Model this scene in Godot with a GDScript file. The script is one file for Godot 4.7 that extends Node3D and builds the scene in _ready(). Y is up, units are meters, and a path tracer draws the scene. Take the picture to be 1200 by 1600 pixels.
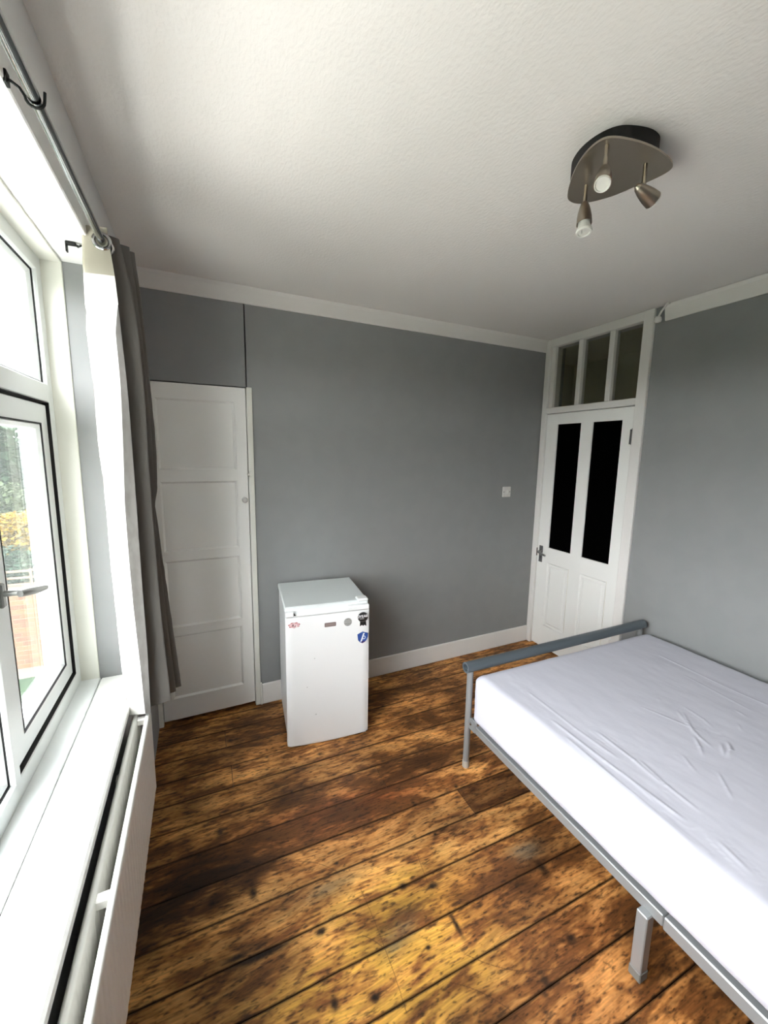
extends Node3D
# Bedroom with a grey back wall, worn floorboards, table-top fridge and a double bed.
# x runs along the back wall, y up, z towards the camera. Metres.

const XW := 3.02          # right wall
const XL := 0.07          # window wall
const HC := 2.59          # ceiling
const ZF := 4.1           # wall behind the camera
const TURN := 0.0245      # the back wall is not quite square to the others

var M := {}
var rng := RandomNumberGenerator.new()

# ---------------------------------------------------------------- mesh builder
class B:
	var v := PackedVector3Array()
	var n := PackedVector3Array()
	var uv := PackedVector2Array()
	var o := Vector3.ZERO
	func _init(origin := Vector3.ZERO):
		o = origin
	func tri(a: Vector3, b: Vector3, c: Vector3, na: Vector3, nb: Vector3, nc: Vector3, ua := Vector2.ZERO, ub := Vector2.ZERO, uc := Vector2.ZERO):
		if (b - a).cross(c - a).dot(na + nb + nc) > 0.0:
			v.append_array([a - o, c - o, b - o]); n.append_array([na, nc, nb]); uv.append_array([ua, uc, ub])
		else:
			v.append_array([a - o, b - o, c - o]); n.append_array([na, nb, nc]); uv.append_array([ua, ub, uc])
	func poly(p: Array, hint: Vector3):
		var nn: Vector3 = Vector3.ZERO
		for i in p.size():
			var q: Vector3 = p[i]; var r: Vector3 = p[(i + 1) % p.size()]
			nn += q.cross(r)
		if nn.length() < 1e-12: return
		nn = nn.normalized()
		if nn.dot(hint) < 0: nn = -nn
		for i in range(1, p.size() - 1):
			tri(p[0], p[i], p[i + 1], nn, nn, nn)
	func box(a: Vector3, b: Vector3, bev := 0.0, xf := Transform3D()):
		var lo := Vector3(min(a.x, b.x), min(a.y, b.y), min(a.z, b.z))
		var hi := Vector3(max(a.x, b.x), max(a.y, b.y), max(a.z, b.z))
		var e: float = min(bev, 0.49 * min(hi.x - lo.x, min(hi.y - lo.y, hi.z - lo.z)))
		var c := (lo + hi) / 2; var h := (hi - lo) / 2
		for ax in 3:
			var u := (ax + 1) % 3; var w := (ax + 2) % 3
			for s in [-1.0, 1.0]:
				var f := []
				for k in [[-1, -1], [1, -1], [1, 1], [-1, 1]]:
					var p := c
					p[ax] += s * h[ax]; p[u] += k[0] * (h[u] - e); p[w] += k[1] * (h[w] - e)
					f.append(xf * p)
				var hn := Vector3.ZERO; hn[ax] = s
				poly(f, xf.basis * hn)
			if e > 0:
				for s1 in [-1.0, 1.0]:
					for s2 in [-1.0, 1.0]:
						var f := []
						for k in [[0, -1], [0, 1], [1, 1], [1, -1]]:
							var p := c
							p[ax] += k[1] * (h[ax] - e)
							p[u] += s1 * (h[u] - (e if k[0] else 0.0)); p[w] += s2 * (h[w] - (0.0 if k[0] else e))
							f.append(xf * p)
						var hn := Vector3.ZERO; hn[u] = s1; hn[w] = s2
						poly(f, xf.basis * hn)
		if e > 0:
			for sx in [-1.0, 1.0]:
				for sy in [-1.0, 1.0]:
					for sz in [-1.0, 1.0]:
						var s := Vector3(sx, sy, sz)
						var f := []
						for ax in 3:
							var p := c + s * (h - Vector3.ONE * e)
							p[ax] = c[ax] + s[ax] * h[ax]
							f.append(xf * p)
						poly(f, xf.basis * s)
	# rows of points -> smooth surface; wrap closes each row
	func grid(rows: Array, wrap := false, hint := Vector3.ZERO, uvs: Array = []):
		var nr := rows.size(); var nc: int = rows[0].size()
		var nor := []
		for i in nr:
			var line := PackedVector3Array()
			for j in nc:
				var ju: int = (j + 1) % nc if wrap else min(j + 1, nc - 1)
				var jd: int = (j - 1 + nc) % nc if wrap else max(j - 1, 0)
				var du: Vector3 = rows[i][ju] - rows[i][jd]
				var dv: Vector3 = rows[min(i + 1, nr - 1)][j] - rows[max(i - 1, 0)][j]
				if du.length() < 1e-9:
					var i2: int = i + 1 if i < nr / 2 else i - 1
					du = rows[i2][ju] - rows[i2][jd]
				line.append(du.cross(dv).normalized())
			nor.append(line)
		var sgn := 1.0
		if hint != Vector3.ZERO:
			var sm := 0.0
			for i in nr:
				for j in nc: sm += nor[i][j].dot(hint)
			if sm < 0: sgn = -1.0
		else:                                              # closed: away from the middle
			var mid := Vector3.ZERO
			for r in rows:
				for q in r: mid += q
			mid /= nr * nc
			var sm := 0.0
			for i in nr:
				for j in nc: sm += nor[i][j].dot(rows[i][j] - mid)
			if sm < 0: sgn = -1.0
		for i in nr - 1:
			for j in (nc if wrap else nc - 1):
				var k := (j + 1) % nc
				var ua := Vector2.ZERO; var ub := ua; var uc := ua; var ud := ua
				if uvs.size(): ua = uvs[i][j]; ub = uvs[i][k]; uc = uvs[i + 1][k]; ud = uvs[i + 1][j]
				tri(rows[i][j], rows[i][k], rows[i + 1][k], sgn * nor[i][j], sgn * nor[i][k], sgn * nor[i + 1][k], ua, ub, uc)
				tri(rows[i][j], rows[i + 1][k], rows[i + 1][j], sgn * nor[i][j], sgn * nor[i + 1][k], sgn * nor[i + 1][j], ua, uc, ud)
	func tube(path: Array, r, segs := 14, caps := true):
		var rows := []
		var prev := Vector3.ZERO
		for i in path.size():
			var p: Vector3 = path[i]
			var t: Vector3 = (path[min(i + 1, path.size() - 1)] - path[max(i - 1, 0)]).normalized()
			var a := prev
			if prev == Vector3.ZERO:
				a = Vector3.UP if abs(t.y) < 0.9 else Vector3.RIGHT
			a = (a - t * a.dot(t)).normalized(); prev = a
			var b := t.cross(a)
			var rr: float = r[i] if r is Array else r
			var row := PackedVector3Array()
			for k in segs:
				var g := TAU * k / segs
				row.append(p + (a * cos(g) + b * sin(g)) * rr)
			rows.append(row)
		for i in rows.size() - 1:
			for k in segs:
				var k2 := (k + 1) % segs
				var n1: Vector3 = (rows[i][k] - path[i]).normalized(); var n2: Vector3 = (rows[i][k2] - path[i]).normalized()
				var n3: Vector3 = (rows[i + 1][k] - path[i + 1]).normalized(); var n4: Vector3 = (rows[i + 1][k2] - path[i + 1]).normalized()
				tri(rows[i][k], rows[i][k2], rows[i + 1][k2], n1, n2, n4)
				tri(rows[i][k], rows[i + 1][k2], rows[i + 1][k], n1, n4, n3)
		if caps:
			poly(Array(rows[0]), path[0] - path[1])
			poly(Array(rows[-1]), path[-1] - path[-2])
	# profile of (radius, height) turned about xf's y axis; flat = no smoothing between rings
	func lathe(prof: Array, xf: Transform3D, segs := 24):
		for i in prof.size() - 1:
			var p: Vector2 = prof[i]; var q: Vector2 = prof[i + 1]
			var d := q - p
			if d.length() < 1e-7: continue
			var nn := Vector2(d.y, -d.x).normalized()
			for k in segs:
				var g := TAU * k / segs; var h := TAU * (k + 1) / segs
				var c0 := Vector3(cos(g), 0, sin(g)); var c1 := Vector3(cos(h), 0, sin(h))
				var n0 := xf.basis * (c0 * nn.x + Vector3.UP * nn.y); var n1 := xf.basis * (c1 * nn.x + Vector3.UP * nn.y)
				var a := xf * (c0 * p.x + Vector3.UP * p.y); var b := xf * (c1 * p.x + Vector3.UP * p.y)
				var c := xf * (c1 * q.x + Vector3.UP * q.y); var e := xf * (c0 * q.x + Vector3.UP * q.y)
				if p.x > 1e-6: tri(a, b, c, n0, n1, n1)
				if q.x > 1e-6: tri(a, c, e, n0, n1, n0)
	# mitred moulding round a rectangle: prof = (inset, rise), f maps (a, b, rise) into space
	func ring(a0: float, a1: float, b0: float, b1: float, prof: Array, f: Callable, fill := false):
		for i in prof.size() - 1:
			var p: Vector2 = prof[i]; var q: Vector2 = prof[i + 1]
			var cp := [Vector2(a0 + p.x, b0 + p.x), Vector2(a1 - p.x, b0 + p.x), Vector2(a1 - p.x, b1 - p.x), Vector2(a0 + p.x, b1 - p.x)]
			var cq := [Vector2(a0 + q.x, b0 + q.x), Vector2(a1 - q.x, b0 + q.x), Vector2(a1 - q.x, b1 - q.x), Vector2(a0 + q.x, b1 - q.x)]
			var inw := [Vector2(0, 1), Vector2(-1, 0), Vector2(0, -1), Vector2(1, 0)]
			for k in 4:
				var k2 := (k + 1) % 4
				var d := q - p
				var z0: Vector3 = f.call(0.0, 0.0, 0.0)
				var hint: Vector3 = (f.call(inw[k].x, inw[k].y, 0.0) - z0) * (-d.y) + (f.call(0.0, 0.0, 1.0) - z0) * d.x
				poly([f.call(cp[k].x, cp[k].y, p.y), f.call(cp[k2].x, cp[k2].y, p.y), f.call(cq[k2].x, cq[k2].y, q.y), f.call(cq[k].x, cq[k].y, q.y)], hint)
		if fill:
			var e: Vector2 = prof[-1]
			var z1: Vector3 = f.call(0.0, 0.0, 1.0) - f.call(0.0, 0.0, 0.0)
			poly([f.call(a0 + e.x, b0 + e.x, e.y), f.call(a1 - e.x, b0 + e.x, e.y), f.call(a1 - e.x, b1 - e.x, e.y), f.call(a0 + e.x, b1 - e.x, e.y)], z1)
	# flat outline (in local xz or any plane) pulled along d
	func prism(p: Array, d: Vector3):
		var mid := Vector3.ZERO
		for q in p: mid += q
		mid /= p.size()
		for i in p.size():
			var a: Vector3 = p[i]; var b: Vector3 = p[(i + 1) % p.size()]
			poly([a, b, b + d, a + d], (a + b) / 2 - mid)
			tri(mid, a, b, -d.normalized(), -d.normalized(), -d.normalized())
			tri(mid + d, a + d, b + d, d.normalized(), d.normalized(), d.normalized())
	func mesh() -> ArrayMesh:
		var a := []; a.resize(Mesh.ARRAY_MAX)
		a[Mesh.ARRAY_VERTEX] = v; a[Mesh.ARRAY_NORMAL] = n; a[Mesh.ARRAY_TEX_UV] = uv
		var m := ArrayMesh.new()
		m.add_surface_from_arrays(Mesh.PRIMITIVE_TRIANGLES, a)
		return m

func part(called: String, b: B, mat: Material, parent: Node) -> MeshInstance3D:
	var o := MeshInstance3D.new()
	o.name = called; o.mesh = b.mesh(); o.material_override = mat
	parent.add_child(o, true)
	return o

func thing(called: String, label: String, category: String, at := Vector3.ZERO, group := "") -> Node3D:
	var o := Node3D.new(); o.name = called
	add_child(o, true); o.position = at
	o.set_meta("label", label); o.set_meta("category", category)
	if group: o.set_meta("group", group)
	return o

func solo(called: String, b: B, mat: Material, label: String, category: String, kind := "", at := Vector3.ZERO) -> MeshInstance3D:
	var o := part(called, b, mat, self)
	o.position = at
	o.set_meta("label", label); o.set_meta("category", category)
	if kind: o.set_meta("kind", kind)
	return o

func struct(called: String, label: String, category: String, xf := Transform3D()) -> Node3D:
	var o := Node3D.new(); o.name = called
	add_child(o, true); o.transform = xf
	o.set_meta("label", label); o.set_meta("category", category); o.set_meta("kind", "structure")
	return o

func catmull(p: Array, steps: int, closed := false) -> Array:
	var out := []
	var m := p.size()
	for i in (m if closed else m - 1):
		var a = p[(i - 1 + m) % m] if closed else p[max(i - 1, 0)]
		var b = p[i]; var c = p[(i + 1) % m]
		var d = p[(i + 2) % m] if closed else p[min(i + 2, m - 1)]
		for k in steps:
			var t := float(k) / steps
			out.append(0.5 * ((2 * b) + (c - a) * t + (2 * a - 5 * b + 4 * c - d) * t * t + (3 * b - a - 3 * c + d) * t * t * t))
	if not closed: out.append(p[-1])
	return out

func mat(c: Color, rough := 0.6, metal := 0.0, spec := 0.5) -> StandardMaterial3D:
	var m := StandardMaterial3D.new()
	m.albedo_color = c; m.roughness = rough; m.metallic = metal; m.metallic_specular = spec
	return m

func noise_tex(freq: float, octaves: int, sd: int, as_normal := false, bump := 4.0, ramp: Gradient = null, size := 512) -> NoiseTexture2D:
	var f := FastNoiseLite.new()
	f.seed = sd; f.frequency = freq; f.fractal_octaves = octaves; f.noise_type = FastNoiseLite.TYPE_SIMPLEX_SMOOTH
	var t := NoiseTexture2D.new()
	t.width = size; t.height = size; t.seamless = true; t.noise = f
	t.as_normal_map = as_normal; t.bump_strength = bump
	if ramp: t.color_ramp = ramp
	return t

func relief(m: StandardMaterial3D, t: Texture2D, per_metre: Vector3, strength: float):
	m.normal_enabled = true; m.normal_texture = t; m.normal_scale = strength
	m.uv1_triplanar = true; m.uv1_world_triplanar = true; m.uv1_scale = per_metre

func tinted(m: StandardMaterial3D, lo: Color, hi: Color, freq: float, octaves: int, sd: int, per_metre: Vector3):
	var g := Gradient.new()
	g.colors = PackedColorArray([lo, hi]); g.offsets = PackedFloat32Array([0.3, 0.7])
	m.albedo_color = Color.WHITE
	m.albedo_texture = noise_tex(freq, octaves, sd, false, 4, g)
	m.uv1_triplanar = true; m.uv1_world_triplanar = true; m.uv1_scale = per_metre

func materials():
	M.wall = mat(Color(0.545, 0.558, 0.566), 0.62, 0.0, 0.4)
	tinted(M.wall, Color(0.556, 0.561, 0.558), Color(0.566, 0.571, 0.568), 0.012, 4, 3, Vector3(0.8, 0.8, 0.8))
	M.white = mat(Color(0.94, 0.94, 0.92), 0.35)
	M.trim = mat(Color(0.90, 0.89, 0.87), 0.45)
	M.ceiling = mat(Color(0.915, 0.905, 0.885), 0.9, 0.0, 0.2)
	relief(M.ceiling, noise_tex(0.03, 4, 11, true, 6.0), Vector3(5.0, 5.0, 2.6), 0.24)
	M.plaster = mat(Color(0.90, 0.90, 0.89), 0.8, 0.0, 0.3)
	M.upvc = mat(Color(0.91, 0.925, 0.92), 0.3)
	M.cream = mat(Color(0.89, 0.89, 0.85), 0.45)
	M.gasket = mat(Color(0.03, 0.03, 0.03), 0.7)
	M.glass = mat(Color(0.95, 1.0, 0.98, 0.06), 0.02)
	M.glass.transparency = BaseMaterial3D.TRANSPARENCY_ALPHA
	M.transom_glass = mat(Color(0.46, 0.45, 0.36, 0.20), 0.05, 0.0, 0.4)
	M.transom_glass.transparency = BaseMaterial3D.TRANSPARENCY_ALPHA
	M.black = mat(Color(0.006, 0.006, 0.006), 0.9, 0.0, 0.08)
	M.chrome = mat(Color(0.72, 0.72, 0.72), 0.18, 1.0)
	M.steel = mat(Color(0.66, 0.625, 0.57), 0.33, 1.0)
	M.dark = mat(Color(0.035, 0.037, 0.045), 0.7)
	M.bracket = mat(Color(0.13, 0.14, 0.13), 0.5, 0.5)
	M.bulb = mat(Color(0.90, 0.90, 0.87), 0.3)
	M.enamel = mat(Color(0.925, 0.93, 0.925), 0.28)
	M.enamel_top = mat(Color(0.86, 0.885, 0.88), 0.35)
	M.radiator = mat(Color(0.90, 0.895, 0.87), 0.4)
	M.frame = mat(Color(0.60, 0.61, 0.61), 0.42, 0.35)
	M.tube = mat(Color(0.385, 0.42, 0.44), 0.38, 0.3)
	M.sheet = mat(Color(0.82, 0.82, 0.858), 0.92, 0.0, 0.2)
	M.lining = mat(Color(0.93, 0.925, 0.90), 0.95, 0.0, 0.15)
	M.lining.backlight_enabled = true; M.lining.backlight = Color(0.12, 0.12, 0.11)
	M.curtain = mat(Color(0.44, 0.43, 0.41), 0.95, 0.0, 0.15)
	relief(M.curtain, noise_tex(0.2, 2, 21, true, 3.0), Vector3(5, 5, 5), 0.5)
	M.hem = mat(Color(0.66, 0.65, 0.62), 0.9, 0.0, 0.2)
	tinted(M.hem, Color(0.385, 0.375, 0.36), Color(0.415, 0.405, 0.39), 0.02, 3, 23, Vector3(3, 1.5, 3))
	M.plastic = mat(Color(0.86, 0.85, 0.83), 0.4)
	M.subfloor = mat(Color(0.05, 0.035, 0.022), 0.95)

func _ready():
	rng.seed = 7
	# ------------------------------------------------------------ camera, sky, exposure
	var cam := Camera3D.new(); cam.name = "camera"
	cam.fov = rad_to_deg(2.0 * atan(800.0 / 636.7883)); cam.near = 0.02; cam.far = 200.0
	cam.basis = Basis(Vector3.UP, -0.4238) * Basis(Vector3.RIGHT, -0.1472) * Basis(Vector3.BACK, 0.0166)
	cam.position = Vector3(0.3638, 1.6742, 2.6165)
	add_child(cam); cam.current = true
	var sm := ProceduralSkyMaterial.new()
	sm.sky_top_color = Color(0.97, 0.985, 1.0); sm.sky_horizon_color = Color(0.99, 0.995, 1.0)
	sm.ground_bottom_color = Color(0.42, 0.44, 0.40); sm.ground_horizon_color = Color(0.60, 0.62, 0.60)
	sm.sky_energy_multiplier = 1.0; sm.ground_energy_multiplier = 0.4
	var sky := Sky.new(); sky.sky_material = sm
	var env := Environment.new()
	env.background_mode = Environment.BG_SKY; env.sky = sky
	env.tonemap_mode = Environment.TONE_MAPPER_LINEAR
	env.tonemap_exposure = 22.0
	env.sdfgi_enabled = true; env.ssao_enabled = true; env.ssil_enabled = true
	var we := WorldEnvironment.new(); we.name = "environment"; we.environment = env
	add_child(we)
	materials()
	# ------------------------------------------------------------ structure, then things
	room(); floorboards(); window(); cupboard_door(); hall_door()
	bed(); fridge(); radiator(); curtain(); ceiling_light(); small_things()
	garden()

var BACK := Transform3D(Basis(Vector3.UP, TURN), Vector3(0, 0, 0.025))   # the back wall's own axes: x along it, z into the room

# ---------------------------------------------------------------- room shell
func room():
	var b := B.new()
	# back wall, with the niche of the cupboard door cut out
	b.box(Vector3(-0.3, -0.1, -0.2), Vector3(3.3, 2.75, -0.06))
	b.box(Vector3(0.655, -0.1, -0.06), Vector3(3.05, 2.036, 0.0))
	b.box(Vector3(0.639, 2.036, -0.06), Vector3(3.05, 2.65, 0.0))
	b.box(Vector3(-0.2, -0.1, -0.06), Vector3(0.052, 2.036, 0.0))
	var w := struct("wall_back", "matt grey back wall behind the small fridge", "wall", BACK)
	part("plaster", b, M.wall, w)
	b = B.new()
	b.box(Vector3(-0.2, 2.036, -0.06), Vector3(0.632, 2.65, 0.002), 0.002)
	part("panel", b, M.wall, w).set_meta("label", "grey boarded panel above the cupboard door")
	# right wall with the door opening
	w = struct("wall_right", "grey right-hand wall running along the bed", "wall")
	b = B.new()
	b.box(Vector3(XW, -0.1, 0.80), Vector3(XW + 0.12, 2.7, ZF + 0.1))
	b.box(Vector3(XW, -0.1, -0.2), Vector3(XW + 0.12, 2.7, -0.04))
	b.box(Vector3(XW, 2.56, -0.04), Vector3(XW + 0.12, 2.7, 0.80))
	part("plaster", b, M.wall, w)
	# window wall
	w = struct("wall_left", "window wall with white plaster above and grey paint beside the opening", "wall")
	b = B.new()
	b.box(Vector3(-0.20, -0.1, -0.2), Vector3(XL, 2.7, 0.735))
	b.box(Vector3(-0.20, -0.1, 0.735), Vector3(XL, 0.715, ZF + 0.1))
	b.box(Vector3(-0.20, 0.715, 3.0), Vector3(XL, 2.7, ZF + 0.1))
	part("plaster", b, M.wall, w)
	b = B.new()
	b.box(Vector3(-0.20, 2.318, 0.735), Vector3(XL + 0.001, 2.7, 3.0))
	b.box(Vector3(XL, 2.318, 0.05), Vector3(XL + 0.001, HC, 0.735))
	part("lintel", b, M.plaster, w).set_meta("label", "white painted lintel above the window")
	b = B.new()
	b.box(Vector3(XL, 2.316, 0.70), Vector3(XL + 0.008, 2.345, 1.62), 0.003)
	b.box(Vector3(XL, 2.316, 1.6215), Vector3(XL + 0.009, 2.346, 3.05), 0.003)
	var es := struct("trim_3", "white moulded edge strip along the bottom of the window lintel", "trim")
	part("edge_strip", b, M.plaster, es)
	b = B.new()
	b.box(Vector3(-0.21, -0.1, ZF), Vector3(XW + 0.12, 2.7, ZF + 0.12))
	w = struct("wall_front", "grey wall behind the photographer", "wall")
	part("plaster", b, M.wall, w)
	b = B.new()
	b.box(Vector3(-0.21, HC, -0.3), Vector3(XW + 0.12, HC + 0.12, ZF + 0.12))
	var c := part("ceiling", b, M.ceiling, self)
	c.set_meta("kind", "structure"); c.set_meta("label", "white stippled ceiling above the whole room"); c.set_meta("category", "ceiling")
	# cornices: a plain cove with a small bead at the bottom
	var prof := [Vector2(0, 0), Vector2(0.010, 0.0), Vector2(0.012, 0.006), Vector2(0.015, 0.035), Vector2(0.021, 0.070), Vector2(0.030, 0.090), Vector2(0.0, 0.092)]
	b = B.new()
	for i in prof.size() - 1:
		var p: Vector2 = prof[i]; var q: Vector2 = prof[i + 1]
		b.poly([Vector3(0.05, 2.499 + p.y, p.x), Vector3(3.03, 2.499 + p.y, p.x), Vector3(3.03, 2.499 + q.y, q.x), Vector3(0.05, 2.499 + q.y, q.x)], Vector3(0, -0.5, 1))
	b.poly([Vector3(0.05, 2.499, 0), Vector3(0.05, 2.59, 0), Vector3(0.05, 2.59, 0.03), Vector3(0.05, 2.499, 0.01)], Vector3.LEFT)
	var t := struct("trim_1", "white cornice along the top of the grey back wall", "cornice", BACK)
	part("cornice", b, M.trim, t)
	b = B.new()
	for i in prof.size() - 1:
		var p: Vector2 = prof[i]; var q: Vector2 = prof[i + 1]
		b.poly([Vector3(XW - p.x, 2.497 + p.y, 0.90), Vector3(XW - p.x, 2.497 + p.y, ZF), Vector3(XW - q.x, 2.497 + q.y, ZF), Vector3(XW - q.x, 2.497 + q.y, 0.90)], Vector3(-1, -0.5, 0))
	b.poly([Vector3(XW, 2.497, 0.90), Vector3(XW, 2.589, 0.90), Vector3(XW - 0.03, 2.589, 0.90), Vector3(XW - 0.012, 2.503, 0.90)], Vector3.FORWARD)
	t = struct("trim_2", "white cornice along the top of the right wall", "cornice")
	part("cornice", b, M.trim, t)
	# baseboards
	b = B.new()
	b.box(Vector3(0.672, 0.0, 0.0), Vector3(3.0, 0.141, 0.016), 0.004)
	t = struct("baseboard_back", "white skirting board along the back wall behind the fridge", "skirting board", BACK)
	part("board", b, M.trim, t)
	b = B.new()
	b.box(Vector3(XW - 0.016, 0.0, 0.84), Vector3(XW, 0.141, ZF), 0.004)
	t = struct("baseboard_right", "white skirting board behind the bed on the right wall", "skirting board")
	part("board", b, M.trim, t)
	# the hall behind the door, seen through the fanlight
	b = B.new()
	b.box(Vector3(3.14, -0.1, -1.1), Vector3(4.5, 2.7, -1.0))
	b.box(Vector3(3.14, -0.1, 1.9), Vector3(4.5, 2.7, 2.0))
	b.box(Vector3(4.4, -0.1, -1.1), Vector3(4.5, 2.7, 2.0))
	b.box(Vector3(3.14, -0.2, -1.1), Vector3(4.5, -0.1, 2.0))
	b.box(Vector3(3.14, 2.7, -1.1), Vector3(4.5, 2.8, 2.0))
	b.box(Vector3(3.10, -0.1, -1.1), Vector3(3.14, 2.75, -0.2))
	w = struct("wall_hall", "brownish hall walls seen through the fanlight over the door", "wall")
	part("plaster", b, M.get_or_add("hall", mat(Color(0.86, 0.82, 0.66), 0.8)), w)

# ---------------------------------------------------------------- floor
const S0 := 0.050         # the first seam
const BW := 0.152         # board width

func floor_texture() -> ImageTexture:
	var N := 1536
	var size := 3.07
	var fine := FastNoiseLite.new(); fine.seed = 5; fine.frequency = 1.0; fine.fractal_octaves = 3
	var mid := FastNoiseLite.new(); mid.seed = 9; mid.frequency = 1.0; mid.fractal_octaves = 4; mid.fractal_gain = 0.6
	var big := FastNoiseLite.new(); big.seed = 13; big.frequency = 1.0; big.fractal_octaves = 3
	var speck := FastNoiseLite.new(); speck.seed = 17; speck.frequency = 1.0; speck.fractal_octaves = 2
	# stains: x, z, half length, half width, weight; kinds 0 dark varnish, 1 yellow, 2 grey, 3 red-brown, 4 bare
	var stains := [
		[0.20, 1.13, 0.34, 0.10, 0.95, 0], [0.35, 1.05, 0.30, 0.10, 0.6, 0], [0.69, 0.98, 0.55, 0.10, 0.55, 3], [1.05, 1.02, 0.35, 0.13, 0.6, 3], [1.25, 0.86, 0.40, 0.12, 0.45, 0],
		[0.95, 1.42, 0.30, 0.10, 0.9, 1], [0.95, 1.56, 0.34, 0.09, 1.0, 1], [0.62, 1.62, 0.36, 0.10, 0.8, 1], [0.85, 1.75, 0.34, 0.09, 0.8, 1], [1.05, 1.70, 0.25, 0.10, 0.5, 1],
		[0.97, 1.535, 0.06, 0.035, 0.9, 2], [0.90, 1.57, 0.05, 0.03, 0.7, 2], [1.55, 1.50, 0.09, 0.04, 0.9, 2], [0.72, 1.31, 0.12, 0.03, 0.5, 2],
		[1.25, 1.54, 0.22, 0.08, 0.5, 3], [1.45, 1.62, 0.30, 0.08, 0.35, 3], [1.52, 1.80, 0.2, 0.1, 0.4, 3],
		[0.58, 1.26, 0.45, 0.09, 0.6, 4], [1.25, 1.33, 0.45, 0.09, 0.6, 4], [0.55, 1.45, 0.45, 0.07, 0.55, 4], [1.0, 0.80, 0.25, 0.07, 0.5, 4], [1.05, 0.92, 0.14, 0.05, 0.6, 4], [1.3, 1.18, 0.25, 0.08, 0.5, 4],
		[0.55, 0.62, 0.6, 0.10, 0.4, 4], [1.45, 1.70, 0.35, 0.09, 0.5, 4], [2.1, 0.6, 0.9, 0.5, 0.22, 3], [1.2, 2.05, 0.7, 0.2, 0.4, 3], [0.9, 0.35, 1.0, 0.25, 0.22, 3]]
	# knots and gouges: x, z, half length along the grain, half width, darkness
	var knots := [[0.371, 0.894, 0.012, 0.018, 0.8], [0.474, 1.212, 0.012, 0.02, 0.9], [0.677, 1.439, 0.014, 0.010, 1.0], [1.011, 1.418, 0.014, 0.012, 0.9], [1.119, 1.463, 0.018, 0.010, 1.0], [0.664, 1.64, 0.010, 0.014, 1.0], [0.783, 1.676, 0.012, 0.010, 1.0], [1.127, 1.612, 0.007, 0.034, 0.9], [1.567, 1.576, 0.015, 0.03, 0.8], [1.473, 1.808, 0.016, 0.014, 0.8], [0.33, 1.19, 0.010, 0.008, 0.9], [0.80, 1.23, 0.008, 0.006, 0.9], [1.30, 1.86, 0.012, 0.014, 0.7], [0.9, 0.61, 0.012, 0.010, 0.7], [1.4, 0.35, 0.014, 0.010, 0.7], [1.9, 0.2, 0.014, 0.010, 0.7], [0.45, 0.3, 0.01, 0.01, 0.7], [0.48, 1.425, 0.07, 0.010, 1.1], [0.40, 1.40, 0.03, 0.008, 0.9], [1.00, 1.63, 0.008, 0.006, 1.0], [1.24, 1.28, 0.006, 0.005, 1.0]]
	for i in 60:
		knots.append([rng.randf_range(0.05, 3.0), rng.randf_range(0.0, 2.9), rng.randf_range(0.004, 0.012), rng.randf_range(0.003, 0.008), rng.randf_range(0.4, 0.9)])
	# scratches: from, to
	var scr := []
	for i in 26:
		var p := Vector2(rng.randf_range(0.2, 2.2), rng.randf_range(0.4, 2.2)); var a := rng.randf_range(-0.5, 1.9)
		scr.append([p, p + Vector2(cos(a), sin(a)) * rng.randf_range(0.06, 0.4)])
	var mark := PackedFloat32Array(); mark.resize(N * N)
	for s in scr:
		var p: Vector2 = s[0]; var q: Vector2 = s[1]
		var bend := (q - p).orthogonal() * rng.randf_range(-0.15, 0.15)
		for k in 400:
			var t := k / 400.0
			var w := p.lerp(q, t) + bend * 4.0 * t * (1 - t)
			var px := int(w.x / size * N); var py := int((w.y + 0.1) / size * N)
			if px >= 0 and py >= 0 and px < N and py < N: mark[py * N + px] = 1.0
	var dots := PackedFloat32Array(); dots.resize(N * N)
	for k in knots:
		var x0: int = max(0, int((k[0] - k[2] * 3) / size * N)); var x1: int = min(N - 1, int((k[0] + k[2] * 3) / size * N))
		var z0: int = max(0, int((k[1] + 0.1 - k[3] * 3) / size * N)); var z1: int = min(N - 1, int((k[1] + 0.1 + k[3] * 3) / size * N))
		for pz in range(z0, z1 + 1):
			for px in range(x0, x1 + 1):
				var dx: float = (px * size / N - k[0]) / k[2]; var dz: float = (pz * size / N - 0.1 - k[1]) / k[3]
				var r := dx * dx + dz * dz + 0.5 * mid.get_noise_2d(px * 0.12, pz * 0.12)
				dots[pz * N + px] = max(dots[pz * N + px], k[4] * exp(-r * 0.8))
	# the coarse fields once per 8 x 8 pixels
	var C := N / 8
	var fields := PackedFloat32Array(); fields.resize(C * C * 5)
	for cz in C:
		for cx in C:
			var x := (cx + 0.5) * size / C; var z := (cz + 0.5) * size / C - 0.1
			var f := [0.0, 0.0, 0.0, 0.0, 0.0]
			for s in stains:
				var dx: float = (x - s[0]) / s[2]; var dz: float = (z - s[1]) / s[3]
				var r := dx * dx + dz * dz
				if r < 4.0: f[s[5]] = min(1.2, f[s[5]] + s[4] * exp(-r * 1.1))
			for k in 5: fields[(cz * C + cx) * 5 + k] = f[k]
	var bare := Vector3(0.86, 0.64, 0.38); var honey := Vector3(0.72, 0.475, 0.235); var brown := Vector3(0.49, 0.305, 0.155)
	var deep := Vector3(0.20, 0.125, 0.07); var yellow := Vector3(0.78, 0.60, 0.235); var grey := Vector3(0.46, 0.42, 0.36); var red := Vector3(0.50, 0.25, 0.12)
	var data := PackedByteArray(); data.resize(N * N * 3)
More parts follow.
